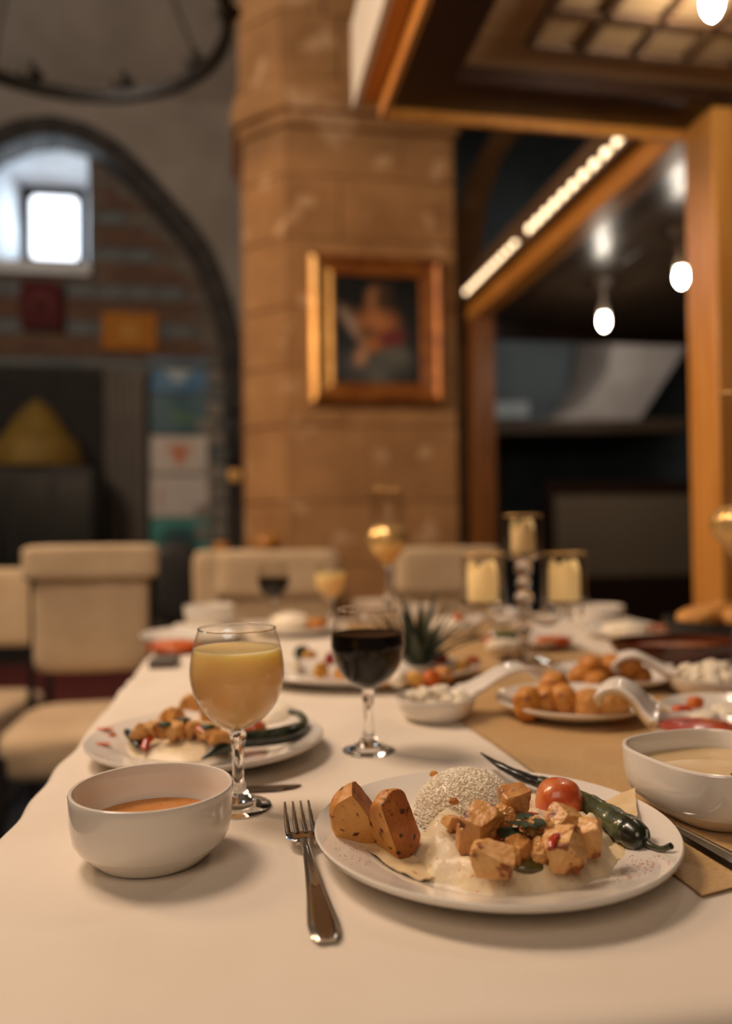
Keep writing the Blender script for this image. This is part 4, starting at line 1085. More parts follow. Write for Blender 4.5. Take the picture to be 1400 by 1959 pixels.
# chicken pieces
CH = [  # px, py, z above well, half sizes in px, rotation, material, label words
 (862, 1573, 0.018, 18, 17, (10, 20, 30), 'chicken', 'small rounded chicken piece at the left end of the heap'),
 (919, 1576, 0.029, 37, 35, (25, -20, 40), 'chicken_b', 'large browned chicken chunk on top at the left of the heap'),
 (897, 1606, 0.018, 27, 24, (5, 10, 15), 'chicken_b', 'brown chicken piece wedged under the large left chunk'),
 (942, 1645, 0.017, 40, 27, (4, 6, -14), 'chicken', 'chicken cube at the front left of the heap'),
 (992, 1625, 0.018, 23, 23, (10, 0, 35), 'chicken_b', 'small chicken cube in the middle of the heap below the parsley'),
 (984, 1529, 0.034, 32, 27, (12, -14, 20), 'chicken_b', 'golden chunk at the back of the heap against the rice'),
 (962, 1563, 0.026, 26, 24, (15, 30, 10), 'chicken', 'torn chicken shred below the back chunk'),
 (1022, 1582, 0.026, 30, 20, (10, 10, 50), 'chicken', 'pale torn chicken piece right of the parsley'),
 (1052, 1588, 0.022, 30, 24, (0, 20, 70), 'chicken', 'chicken piece in the middle right of the heap'),
 (1082, 1568, 0.030, 34, 22, (8, 25, 20), 'chicken', 'flat chicken piece in front of the tomato'),
 (1124, 1602, 0.022, 30, 32, (6, -6, -25), 'chicken', 'tall chicken cube at the right end of the heap'),
 (1078, 1624, 0.022, 38, 35, (14, -8, -30), 'chicken', 'large chicken cube at the front right of the heap'),
 (1036, 1628, 0.017, 26, 24, (20, 30, 25), 'chicken', 'torn chicken piece at the front of the heap'),
 (1012, 1596, 0.016, 22, 18, (0, 0, 10), 'chicken_b', 'dark glazed chicken piece deep in the heap'),
]
PXM = 1/2440.0
for i, (px, py, dz, hx, hy, r, m, lab) in enumerate(CH):
    p = zp(px, py, PZ+dz+0.005); rg = random.Random(i*13+1)
    planes = []
    for ax in ((1, 0, 0), (-1, 0, 0), (0, 1, 0), (0, -1, 0), (0, 0, 1), (0, 0, -1)):
        n = Vector(ax) + Vector((rg.uniform(-.35, .35), rg.uniform(-.35, .35), rg.uniform(-.35, .35)))
        planes.append((n.x, n.y, n.z, rg.uniform(0.72, 0.92)))
    torn = 'torn' in lab
    q = MB().blob(p, (hx*PXM*0.90, (hx+hy)/2*PXM*0.87, hy*PXM*0.92), 5, planes=planes, rot=rot(*r), namp=0.2 if torn else 0.075, nsc=3.4 if torn else 2.6, seed=i+3, power=2.0 if torn else 4.5)
    single(q, 'chicken_piece', M[m], lab + ' on the main plate', 'chicken', (p.x, p.y, min(v.z for v in q.v)), group='chicken pieces on the main plate', smooth=38)
# peppers in the saute
p = zp(1008, 1657, PZ+0.013)
single(MB().blob(p, (0.014, 0.007, 0.0045), 3, namp=0.08, nsc=2), 'pepper_slice', M['olive'], 'olive green stewed pepper slice at the front of the chicken heap', 'pepper', (p.x, p.y, p.z-0.004), smooth=60)
def strip(pts, r, m, label, name='pepper_strip'):
    sp_ = spline([zp(x, y, PZ+z) for x, y, z in pts], 6)
    q = MB().tube(sp_, lerpl([r*0.6, r, r, r*0.5], len(sp_)), 8, flat=0.45)
    b = min(v.z for v in q.v)
    return single(q, name, m, label, 'pepper', (sp_[0].x, sp_[0].y, b), smooth=60)
strip([(1092, 1638, 0.022), (1100, 1654, 0.016), (1101, 1670, 0.009)], 0.0042, M['tomato'], 'red tomato strip at the front right of the chicken heap', 'tomato_strip')
strip([(1082, 1592, 0.036), (1062, 1600, 0.037), (1054, 1617, 0.034), (1053, 1630, 0.028)], 0.0030, M['red_pepper'], 'dark red pepper strip draped over the front right chicken cube')
strip([(1020, 1560, 0.036), (1008, 1556, 0.036), (1030, 1557, 0.037)], 0.002, M['red_pepper'], 'thin red pepper strip at the back of the heap by the parsley')
# parsley leaves
def leaf(px, py, z, L, yaw, tilt, label):
    p = zp(px, py, PZ+z); q = MB(); R3 = rot(tilt, 0, yaw)
    prof = [(0, 0.06), (0.12, 0.24), (0.25, 0.16), (0.36, 0.40), (0.5, 0.28), (0.62, 0.36), (0.78, 0.16), (1.0, 0.0)]
    vs = []
    for (t, w) in prof:
        for s in (-1, 0, 1): vs.append(p + R3 @ Vector(((t-0.5)*L, s*w*L, -abs(s)*w*L*0.25 + 0.12*L*math.sin(t*3))))
    fs = []
    for i in range(len(prof)-1):
        for s in range(2): fs.append((i*3+s, i*3+s+1, i*3+s+4, i*3+s+3))
    q.add(vs, fs); n = len(vs)
    q.add([v - Vector((0, 0, 0.0003)) for v in vs], [f[::-1] for f in fs])
    return single(q, 'parsley_leaf', M['parsley'], label, 'parsley', (p.x, p.y, min(v.z for v in q.v)), group='parsley leaves on the chicken', smooth=50)
leaf(998, 1578, 0.036, 0.024, 160, 10, 'largest parsley leaf at the centre of the chicken heap')
leaf(974, 1594, 0.030, 0.022, 140, -15, 'dark parsley leaf pointing left over the chicken heap')
leaf(1004, 1561, 0.038, 0.016, 30, 0, 'small parsley leaf at the back of the chicken heap')
leaf(1032, 1573, 0.039, 0.014, 60, 15, 'small curled parsley leaf right of the largest one')

# ------------------------------------------------------------------ second plate, left
P2 = Vector((-0.182, 0.906, ZT))
plate(tuple(P2), 0.131, 'white plate of chicken and puree behind the near soup bowl')
Z2 = ZT + 0.0042
def at2(px, py, dz=0.0): return zp(px, py, Z2+dz)
o2 = [at2(x, y, 0.002) for x, y in ((235, 1420), (270, 1390), (350, 1375), (430, 1385), (470, 1410), (440, 1440), (370, 1455), (290, 1450))]
pc2 = sum(o2, Vector())/len(o2)
ang2 = sorted(((math.atan2(p.y-pc2.y, p.x-pc2.x), (p-pc2).length) for p in o2))
def fr2(a):
    a = (a+math.pi) % (2*math.pi) - math.pi
    return float(np.interp(a, [ang2[-1][0]-2*math.pi]+[t for t, _ in ang2]+[ang2[0][0]+2*math.pi], [ang2[-1][1]]+[r for _, r in ang2]+[ang2[0][1]]))
terrain('puree', M['puree'], 'creamy puree under the chicken on the left-hand plate', 'puree', pc2, fr2, lambda x, y, t: (1-t**5)*(0.011+0.004*nz3(x, y, 45, 4)), z0=Z2, n=60, k=14)
rg = random.Random(21)
lab2 = ['leftmost', 'second from the left', 'third from the left', 'fourth from the left', 'middle', 'fifth from the right', 'fourth from the right', 'third from the right', 'second from the right', 'rightmost']
for i in range(10):
    px = 268 + 17*i; py = 1408 - 14*math.sin(i/9*3.1) + rg.uniform(-8, 8)
    p = at2(px, py, 0.018 + rg.uniform(0, 0.006))
    pls = [(a, b, c, rg.uniform(.55, .8)) for a, b, c in ((1, .2, 0), (-1, .1, .2), (.2, 1, 0), (0, -1, .3), (0.1, 0.1, 1), (0, 0, -1))]
    q = MB().blob(p, (0.0125, 0.012, 0.0105), 4, planes=pls, rot=rot(rg.uniform(0, 90), rg.uniform(0, 90), rg.uniform(0, 90)), namp=0.08, nsc=2.5, seed=i+40)
    single(q, 'chicken_piece', M['chicken' if i % 3 else 'chicken_b'], lab2[i] + ' chicken piece in the row on the left-hand plate', 'chicken', (p.x, p.y, min(v.z for v in q.v)), group='chicken pieces on the left-hand plate', smooth=40)
for i, (px, py, w, lab) in enumerate(((330, 1382, 0.03, 'browned piece at the back left of the left-hand plate'), (372, 1357, 0.034, 'tall roast potato wedge at the back of the left-hand plate'), (408, 1365, 0.03, 'roast potato wedge partly behind the juice glass'))):
    p = at2(px, py, 0.016)
    q = MB().blob(p, (w*0.62, w*0.5, w*0.62), 4, planes=[(1, -0.5, 0.3, 0.4), (-0.7, -0.8, 0.2, 0.5), (0, 0, -1, 0.7)], rot=rot(0, 15-20*i, 30*i), namp=0.06, seed=i+60)
    single(q, 'potato_wedge', M['potato'], lab, 'potato', (p.x, p.y, min(v.z for v in q.v)), group='potato wedges on the left-hand plate', smooth=40)
def strip2(pts, r, m, label, name='pepper_strip', flat=0.6):
    sp_ = spline([at2(x, y, z) for x, y, z in pts], 6)
    q = MB().tube(sp_, lerpl([r*0.7, r, r, r*0.6], len(sp_)), 8, flat=flat); b = min(v.z for v in q.v)
    return single(q, name, m, label, 'pepper', (sp_[0].x, sp_[0].y, b), smooth=60)
strip2([(282, 1390, 0.026), (282, 1408, 0.019), (276, 1432, 0.010)], 0.006, M['red_pepper'], 'red pepper strip at the left end of the chicken on the left-hand plate')
strip2([(243, 1398, 0.018), (253, 1410, 0.017), (264, 1426, 0.012)], 0.006, M['pepper_dark'], 'dark green pepper slice left of the red strip on the left-hand plate')
strip2([(372, 1386, 0.028), (385, 1395, 0.026), (398, 1412, 0.02)], 0.004, M['red_pepper'], 'red pepper strip at the right of the chicken on the left-hand plate')
for k, (px, py) in enumerate(((315, 1386), (350, 1378), (398, 1390))):
    leaf_p = at2(px, py, 0.031); q = MB().blob(leaf_p, (0.0085, 0.0065, 0.003), 3, namp=0.3, nsc=3, seed=k)
    single(q, 'parsley_leaf', M['parsley'], ['left', 'middle', 'right'][k] + ' parsley leaf on the left-hand plate', 'parsley', (leaf_p.x, leaf_p.y, leaf_p.z-0.003), smooth=60)
# second long pepper
pts = [at2(386, 1452, 0.008), at2(420, 1432, 0.013), at2(460, 1416, 0.014), at2(510, 1411, 0.014), at2(550, 1404, 0.016), at2(578, 1392, 0.018)]
sp = spline(pts, 7); base = (pts[2].x, pts[2].y, Z2)
g2 = thing('green_pepper', 'long dark green pepper curling round the left-hand plate', 'pepper', base)
MB().tube(sp, lerpl([0.001, 0.008, 0.0095, 0.0095, 0.010, 0.007], len(sp)), 14).build('flesh', M['pepper_dark'], g2, off=base, smooth=60)
st = spline([at2(574, 1394, 0.018), at2(582, 1380, 0.022), at2(572, 1366, 0.026), at2(552, 1361, 0.028)], 6)
MB().tube(st, lerpl([0.006, 0.005, 0.0042, 0.003], len(st)), 10).build('stem', M['green_pepper'], g2, off=base, smooth=60)
p = at2(487, 1397, 0.013)
single(MB().blob(p, (0.0145, 0.014, 0.013), 3, namp=0.03), 'tomato', M['tomato'], 'small red tomato on the left-hand plate right of the juice stem', 'tomato', (p.x, p.y, p.z-0.013), smooth=60)
p = at2(530, 1388, 0.0)
q = MB().blob((p.x, p.y, Z2+0.001), (0.032, 0.03, 0.027), 4, namp=0.07, nsc=4)
for v in q.v: v.z = max(v.z, Z2)
o = single(q, 'rice_mound', M['rice'], 'mound of rice at the right of the left-hand plate', 'rice', (p.x, p.y, Z2), smooth=60)
q = MB()
for (px, py, sx, sy) in ((190, 1424, 22, 4), (200, 1395, 18, 4), (210, 1407, 12, 5)):
    a = at2(px, py, 0.014); r = math.hypot(a.x-P2.x, a.y-P2.y)/0.131*0.1377
    zz = ZT + float(np.interp(r, [0, 0.086, 0.094, 0.102, 0.118, 0.129, 0.1345], [0.0035, 0.0045, 0.0075, 0.0115, 0.0160, 0.0192, 0.0212]))
    q2 = zp(px, py, zz)
    q.blob((q2.x, q2.y, zz+0.0006), (sx*0.0006, sy*0.0014, 0.0007), 2, namp=0.2)
    single(q, 'sauce_smear', M['orange_food'], {1424: 'long', 1395: 'upper', 1407: 'small'}[py] + ' orange sauce smear on the rim of the left-hand plate', 'sauce', (q2.x, q2.y, zz)); q = MB()

# ------------------------------------------------------------------ wave-handled dishes
def wave_dish(c, R, H, yaw, handle, label, widths, scallop=0.0):
    """round bowl with a ribbon handle; handle is a list of (distance from centre, height)"""
    t = thing('wave_dish', label, 'dish', c, yaw, 'white dishes with a curling handle')
    def shp(a): return 1 + scallop*math.sin(14*a)
    prof = [(0, 0.0), (0.6, 0.0), (0.72, 0.06), (0.9, 0.4), (0.98, 0.8), (1.0, 0.97), (0.985, 1.0), (0.96, 0.97), (0.9, 0.6), (0.75, 0.22), (0.5, 0.12), (0, 0.11)]
    MB().lathe([(r*R, z*H) for r, z in prof], 60, shape=shp if scallop else None).build('bowl', M['porcelain'], t, smooth=60)
    hp = spline([Vector((d, 0, z)) for d, z in handle], 7); ws = lerpl(widths, len(hp))
    def f(a, b):
        i = a*(len(hp)-1); k = int(min(i, len(hp)-2)); p = hp[k].lerp(hp[k+1], i-k)
        tg = (hp[min(k+1, len(hp)-1)] - hp[max(k-1, 0)]).normalized(); n = Vector((-tg.z, 0, tg.x))
        s = b*2-1; w = float(np.interp(i, range(len(ws)), ws))
        return p + Vector((0, s*w, 0)) + n*(abs(s)**2.2)*w*0.35
    o = MB().grid(f, len(hp), 11).build('handle', M['porcelain'], t, smooth=80)
    so = o.modifiers.new('thick', 'SOLIDIFY'); so.thickness = 0.0042; so.offset = 0
    return t
def crumbs(c, R, z, n, size, m, name, label, cat, group, seed, heap=0.012, bend=0.0):
    rg = random.Random(seed); me = None
    for i in range(n):
        a = rg.uniform(0, 6.28); r = R*math.sqrt(rg.random())
        s = size*rg.uniform(0.8, 1.15)
        p = (c[0]+r*math.cos(a), c[1]+r*math.sin(a), z + heap*(1-(r/R)**2)*rg.uniform(0.5, 1) )
        if me is None:
            o = MB().blob((0, 0, 0), (size, size, size*0.85), 3, power=5, namp=0.12, nsc=2, seed=seed).build(name, m, None, smooth=50); me = o.data
        else:
            o = bpy.data.objects.new(name, me); COL.objects.link(o)
        o.location = p; o.rotation_euler = (rg.uniform(-.5, .5), rg.uniform(-.5, .5), rg.uniform(0, 3)); o.scale = (s/size,)*3
        tag(o, label, cat, group)
d1 = zp(834, 1374, ZT)
wave_dish(tuple(d1), 0.053, 0.030, math.radians(22), [(0.046, 0.025), (0.062, 0.030), (0.082, 0.040), (0.108, 0.050), (0.134, 0.051), (0.154, 0.043), (0.165, 0.035)], 'white wave-handled dish of cheese cubes right of the dark drink', [0.026, 0.022, 0.018, 0.019, 0.024, 0.022, 0.008])
crumbs(d1, 0.044, ZT+0.024, 26, 0.0075, M['cheese'], 'cheese_cube', 'small white cheese cube heaped in the dish right of the dark drink', 'cheese', 'cheese cubes in the near wave-handled dish', 3)
d2 = zp(1345, 1436, ZR)
wave_dish(tuple(d2), 0.058, 0.030, math.radians(158), [(0.046, 0.024), (0.056, 0.026), (0.066, 0.036), (0.076, 0.050), (0.090, 0.058), (0.104, 0.052), (0.108, 0.042)], 'white wave-handled dish of red paste behind the right soup bowl', [0.046, 0.044, 0.038, 0.034, 0.030, 0.024, 0.008], scallop=0.012)
q = MB().blob((d2.x, d2.y, ZR+0.022), (0.049, 0.049, 0.009), 4, namp=0.12, nsc=5)
single(q, 'pepper_paste', M['red_pepper'], 'red pepper paste filling the dish behind the right soup bowl', 'paste', (d2.x, d2.y, ZR+0.013), smooth=60)
d3 = zp(1362, 1330, ZR)
wave_dish(tuple(d3), 0.064, 0.030, math.radians(165), [(0.052, 0.024), (0.066, 0.028), (0.084, 0.040), (0.104, 0.050), (0.122, 0.047), (0.132, 0.038), (0.128, 0.030)], 'white wave-handled dish of cheese at the right edge behind the salad', [0.036, 0.030, 0.022, 0.02, 0.022, 0.02, 0.008])
crumbs(d3, 0.052, ZR+0.026, 26, 0.009, M['cheese'], 'cheese_cube', 'white cheese lump heaped in the dish at the right edge', 'cheese', 'cheese lumps in the right wave-handled dish', 5, heap=0.016)
d4 = zp(865, 1222, ZT)
wave_dish(tuple(d4), 0.062, 0.034, math.radians(-25), [(0.052, 0.028), (0.07, 0.036), (0.095, 0.052), (0.12, 0.062), (0.145, 0.056), (0.16, 0.042)], 'white wave-handled dish with an orange garnish left of the candelabra', [0.034, 0.03, 0.026, 0.026, 0.026, 0.008])
q = MB().blob((d4.x, d4.y, ZT+0.034), (0.046, 0.046, 0.016), 4, namp=0.15, nsc=4)
single(q, 'yogurt_dip', M['cheese'], 'white yogurt dip heaped in the dish left of the candelabra', 'dip', (d4.x, d4.y, ZT+0.018), smooth=60)
p = d4 + Vector((0.012, -0.03, 0.052))
single(MB().blob(p, (0.012, 0.009, 0.009), 3, namp=0.15), 'carrot_garnish', M['orange_food'], 'orange garnish on the white dip left of the candelabra', 'garnish', (p.x, p.y, p.z-0.009), smooth=60)
d5 = zp(800, 1192, ZT)
soup_bowl(tuple(d5), 0.05, 0.045, 'small white bowl behind the leafy garnish', M['cream_soup'], 0.7)

# ------------------------------------------------------------------ plates of pastries
def pile(plate_c, z, items, m, name, labels, cat, group, dims, seed=0, power=2.6):
    rg = random.Random(seed)
    for i, (px, py, dz, yaw) in enumerate(items):
        p = zp(px, py, z+dz)
        q = MB().blob(p, dims, 4, rot=rot(rg.uniform(-10, 10), rg.uniform(-10, 10), yaw), namp=0.1, nsc=2.2, seed=seed+i, power=power)
        single(q, name, m if not isinstance(m, list) else m[i % len(m)], labels[i], cat, (p.x, p.y, min(v.z for v in q.v)), group=group, smooth=60)
c3 = zp(1098, 1362, ZR); plate((c3.x, c3.y, ZR), 0.103, 'white plate of fried pastries in front of the candelabra', h=0.02)
pile(c3, ZR+0.004, [(1010, 1346, 0.018, 60), (1042, 1342, 0.018, 75), (1076, 1340, 0.02, 85), (1128, 1350, 0.016, 20), (1170, 1352, 0.014, 10), (1060, 1316, 0.030, 50)], [M['pastry'], M['pastry'], M['pastry'], M['bread'], M['bread'], M['pastry']], 'fried_pastry',
     ['leftmost fried pastry on the plate before the candelabra', 'second fried pastry from the left on the front pastry plate', 'tall browned pastry in the middle of the front pastry plate', 'pale pastry slice right of the browned one on the front pastry plate', 'rightmost pale pastry slice on the front pastry plate', 'pastry lying on top at the back of the front pastry plate'], 'pastry', 'pastries on the front plate', (0.022, 0.017, 0.021), 4)
c4 = zp(1178, 1306, ZR); plate((c4.x, c4.y, ZR), 0.098, 'white plate of golden fritters behind the plate of fried pastries', h=0.02)
pile(c4, ZR+0.004, [(1112, 1292, 0.02, 0), (1148, 1288, 0.02, 20), (1186, 1287, 0.02, 40), (1222, 1292, 0.018, 10), (1130, 1272, 0.034, 30), (1168, 1270, 0.035, 60), (1204, 1275, 0.033, 0), (1140, 1304, 0.016, 15)], M['pastry'], 'fritter',
     ['leftmost golden fritter on the rear pastry plate', 'second golden fritter from the left on the rear pastry plate', 'third golden fritter from the left on the rear pastry plate', 'rightmost golden fritter on the rear pastry plate', 'left fritter in the top layer of the rear pastry plate', 'middle fritter in the top layer of the rear pastry plate', 'right fritter in the top layer of the rear pastry plate', 'front fritter at the edge of the rear pastry plate'], 'fritter', 'fritters on the rear plate', (0.0185, 0.0175, 0.015), 9, power=2.2)
# salad plate at the right edge
c6 = zp(1398, 1381, ZR); plate((c6.x, c6.y, ZR), 0.082, 'white plate of cheese and orange salad cut off by the right edge', h=0.02)
for i, (px, py, dz, m, dm, lab, nm, cat) in enumerate((
    (1305, 1372, 0.016, 'tomato', (0.012, 0.008, 0.014), 'red tomato wedge at the left of the salad plate', 'tomato_wedge', 'tomato'),
    (1330, 1344, 0.02, 'orange_food', (0.009, 0.008, 0.007), 'small orange carrot piece at the back of the salad plate', 'carrot_piece', 'carrot'),
    (1352, 1384, 0.014, 'cheese', (0.024, 0.014, 0.013), 'white cheese slab in the middle of the salad plate', 'cheese_slab', 'cheese'),
    (1388, 1404, 0.012, 'orange_food', (0.026, 0.010, 0.006), 'orange slice at the front of the salad plate', 'carrot_slice', 'carrot'),
    (1392, 1370, 0.016, 'cheese', (0.026, 0.016, 0.012), 'white cheese slab at the back right of the salad plate', 'cheese_slab', 'cheese'))):
    p = zp(px, py, ZR+0.004+dz); q = MB().blob(p, dm, 4, power=3.5, namp=0.1, seed=i+70, rot=rot(0, 0, 20*i))
    single(q, nm, M[m], lab, cat, (p.x, p.y, min(v.z for v in q.v)), smooth=50)

# ------------------------------------------------------------------ fruit and meze platter with leaf crown
cp_ = zp(705, 1300, ZR)
plate(tuple(cp_), 0.185, 'large oval white platter of sliced fruit behind the dark drink', h=0.022, oval=0.62, yaw=math.radians(6))
rg = random.Random(31)
fr_items = [(566, 1272, 'cheese', 'white slice'), (590, 1258, 'yellow_food', 'yellow slice'), (612, 1282, 'yellow_food', 'yellow wedge'), (632, 1262, 'red_pepper', 'red piece'), (655, 1288, 'bread', 'golden slice'), (684, 1280, 'cheese', 'white slice'),
            (734, 1298, 'yellow_food', 'yellow wedge'), (762, 1300, 'cheese', 'pale wedge'), (795, 1298, 'yellow_food', 'yellow slice'), (825, 1298, 'orange_food', 'orange slice'), (850, 1290, 'bread', 'golden slice'), (842, 1262, 'red_pepper', 'dark red piece'), (885, 1276, 'yellow_food', 'yellow slice'), (905, 1268, 'orange_food', 'orange slice'), (575, 1248, 'pepper_dark', 'dark slice')]
for i, (px, py, m, nm) in enumerate(fr_items):
    p = zp(px, py, ZT+0.022)
    q = MB().blob(p, (0.017, 0.014, 0.0125), 3, planes=[(0.5, -1, 0.4, 0.45), (-1, 0.3, 0.2, 0.6)], rot=rot(rg.uniform(-20, 20), rg.uniform(-20, 20), rg.uniform(0, 180)), namp=0.1, seed=i+90)
    side = 'left' if px < 640 else ('centre' if px < 780 else 'right')
    ordn = ['first', 'second', 'third', 'fourth', 'fifth', 'sixth', 'seventh', 'eighth', 'ninth', 'tenth', 'eleventh', 'twelfth', 'thirteenth', 'fourteenth', 'fifteenth'][sorted(range(15), key=lambda k: fr_items[k][0]).index(i)]
    single(q, 'fruit_slice', M[m], '%s on the fruit platter, %s piece from its left end' % (nm, ordn), 'fruit', (p.x, p.y, min(v.z for v in q.v)), group='fruit on the oval platter', smooth=50)
lc = zp(800, 1272, ZT+0.02)
lf = thing('leaf_crown', 'dark green pineapple crown standing on the fruit platter', 'leaves', tuple(lc))
for k in range(22):
    a = k*2.399; lean = 0.15 + 0.75*(k/22); L = 0.125 - 0.045*(k/22)
    d = Vector((math.cos(a)*math.sin(lean), math.sin(a)*math.sin(lean), math.cos(lean))); sd = Vector((-math.sin(a), math.cos(a), 0))
    base_ = Vector((math.cos(a), math.sin(a), 0))*0.012*(0.4+lean)
    vs = []
    for j, w in enumerate((0.008, 0.011, 0.009, 0.005, 0.0005)):
        t = j/4; c = base_ + d*L*t + Vector((math.cos(a), math.sin(a), -0.3))*0.02*t*t*lean*2
        nrm = d.cross(sd).normalized()
        vs += [c - sd*w, c + nrm*0.002, c + sd*w, c - nrm*0.001]
    fs = []
    for j in range(4):
        for s in range(4): fs.append((j*4+s, j*4+(s+1) % 4, (j+1)*4+(s+1) % 4, (j+1)*4+s))
    MB().add(vs, fs).build('leaf', M['leaf'], lf, smooth=60)

# ------------------------------------------------------------------ far right of the table
c5 = zp(1012, 1236, ZR); plate((c5.x, c5.y, ZR), 0.09, 'white plate of salad behind the foot of the candelabra', h=0.02)
for i, (px, py, dz, m, dm, lab, nm, cat) in enumerate((
    (1058, 1226, 0.018, 'orange_food', (0.034, 0.012, 0.01), 'orange carrot heap on the salad plate behind the candelabra', 'carrot_heap', 'carrot'),
    (960, 1236, 0.016, 'cheese', (0.03, 0.02, 0.013), 'white cheese on the salad plate behind the candelabra', 'cheese_slab', 'cheese'),
    (938, 1228, 0.018, 'orange_food', (0.012, 0.012, 0.01), 'orange piece at the left of the salad plate behind the candelabra', 'carrot_piece', 'carrot'),
    (968, 1216, 0.02, 'lettuce', (0.024, 0.018, 0.01), 'green salad leaf on the plate behind the candelabra', 'salad_leaf', 'salad'))):
    p = zp(px, py, ZR+0.002+dz); q = MB().blob(p, dm, 4, power=3, namp=0.14, nsc=3, seed=i+110)
    single(q, nm, M[m], lab, cat, (p.x, p.y, min(v.z for v in q.v)), smooth=50)
c7 = zp(1152, 1204, ZT); soup_bowl((c7.x, c7.y+0.03, ZT), 0.062, 0.055, 'white bowl at the far end of the table right of the candelabra', M['cream_soup'], 0.7)
c8 = zp(1218, 1218, ZT); plate((c8.x-0.02, c8.y, ZT), 0.1, 'white plate of dumpling and browned meat at the far right of the table')
p = zp(1186, 1204, ZT+0.02); single(MB().blob((p.x, p.y-0.03, ZT+0.022), (0.048, 0.04, 0.02), 4, namp=0.08, nsc=2.5), 'dumpling', M['rice'], 'pale dumpling on the far right plate', 'dumpling', (p.x, p.y-0.03, ZT+0.004), smooth=60)
p = zp(1252, 1200, ZT+0.02); single(MB().blob((p.x, p.y-0.04, ZT+0.018), (0.045, 0.04, 0.014), 4, namp=0.16, nsc=4), 'meat_portion', M['stew'], 'browned meat on the far right plate', 'meat', (p.x, p.y-0.04, ZT+0.005), smooth=60)
c9 = zp(1296, 1272, ZR)
cl = thing('clay_dish', 'brown glazed oval clay dish at the right of the table', 'dish', (c9.x, c9.y, ZR), math.radians(4))
q = MB().lathe([(0, 0.0), (0.075, 0.0), (0.09, 0.006), (0.112, 0.028), (0.12, 0.042), (0.116, 0.044), (0.106, 0.036), (0.088, 0.02), (0, 0.014)], 64)
for v in q.v: v.y *= 0.68
q.build('vessel', M['clay'], cl, smooth=60)
q = MB().blob((0, 0, 0.026), (0.098, 0.066, 0.012), 4, namp=0.12, nsc=5); q.build('stew', M['stew'], cl, smooth=60)
cb = zp(1392, 1240, ZT)
bs = thing('bread_basket', 'dark round basket of bread at the right edge', 'basket', (cb.x, cb.y+0.02, ZT))
MB().lathe([(0, 0), (0.08, 0.0), (0.1, 0.02), (0.115, 0.05), (0.118, 0.058), (0.11, 0.056), (0.09, 0.02), (0, 0.012)], 40).build('basket', M['black'], bs, smooth=60)
for i, (dx, dy, lab) in enumerate(((-0.05, -0.02, 'left bread piece in the dark basket'), (0.02, -0.045, 'front bread piece in the dark basket'), (0.055, 0.02, 'right bread piece in the dark basket'), (-0.005, 0.045, 'rear bread piece in the dark basket'))):
    p = Vector((cb.x+dx, cb.y+0.02+dy, ZT+0.064)); q = MB().blob(p, (0.05, 0.036, 0.022), 4, power=2.5, namp=0.08, rot=rot(8, -10+8*i, 50*i), seed=i+130)
    single(q, 'bread_piece', M['bread'], lab, 'bread', (p.x, p.y, min(v.z for v in q.v)), group='bread in the basket', smooth=60)

# ------------------------------------------------------------------ far left of the table
cA = zp(362, 1228, ZT); plate((cA.x+0.01, cA.y, ZT), 0.118, 'white plate with orange leftovers at the far left of the table')
p = zp(333, 1230, ZT+0.02); single(MB().blob((p.x, p.y, ZT+0.013), (0.055, 0.042, 0.013), 4, namp=0.2, nsc=4), 'stew_portion', M['orange_food'], 'orange leftovers on the far left plate', 'food', (p.x, p.y, ZT+0.004), smooth=60)
p = zp(296, 1226, ZT); 
cB = zp(392, 1203, ZT); soup_bowl((cB.x, cB.y+0.06, ZT), 0.066, 0.055, 'white bowl behind the plate at the far left of the table', M['cream_soup'], 0.7)
p = zp(315, 1274, ZT); o = single(MB().box((p.x, p.y, ZT+0.008), (0.045, 0.06, 0.016)), 'matchbox', mat('dark_grey_card', '#6d645c', 0.6, c2='#5c544d', nscale=20), 'small dark grey box lying on the cloth at the far left', 'box', (p.x, p.y, ZT), bevel=0.002)
cC = zp(566, 1212, ZT); plate((cC.x, cC.y, ZT), 0.108, 'white plate with a pale mound below the distant dark drink')
p = zp(556, 1205, ZT); single(MB().blob((p.x, p.y, ZT+0.018), (0.05, 0.045, 0.026), 4, namp=0.08, nsc=3), 'rice_mound', M['rice'], 'pale mound on the plate below the distant dark drink', 'rice', (p.x, p.y, ZT+0.004), smooth=60)
p = zp(606, 1205, ZT); single(MB().blob((p.x, p.y, ZT+0.016), (0.03, 0.04, 0.014), 4, namp=0.2, nsc=4), 'stew_portion', M['pastry'], 'golden portion right of the pale mound on the distant plate', 'food', (p.x, p.y, ZT+0.004), smooth=60)
p = zp(524, 1196, ZT); goblet((p.x, p.y, ZT), 'distant stemmed glass of dark drink before the far chair', M['wine'], 0.128, 0.98, 32)
p = zp(632, 1196, ZT); goblet((p.x, p.y, ZT), 'distant stemmed glass of yellow juice before the far chair', M['juice'], 0.138, 0.98, 32)
p = zp(716, 1184, ZT)
nh = thing('napkin_holder', 'white napkin holder behind the central glass of dark drink', 'napkin holder', (p.x, p.y-0.09, ZT), 0.05)
MB().box2((-0.06, -0.02, 0), (0.06, 0.02, 0.004)).build('tray', M['porcelain'], nh, smooth=20)
for k in range(6): MB().box2((-0.058, -0.017+0.006*k, 0.004), (0.058, -0.0125+0.006*k, 0.066-0.001*k)).build('napkin', M['napkin'], nh, smooth=20, bevel=0.001)

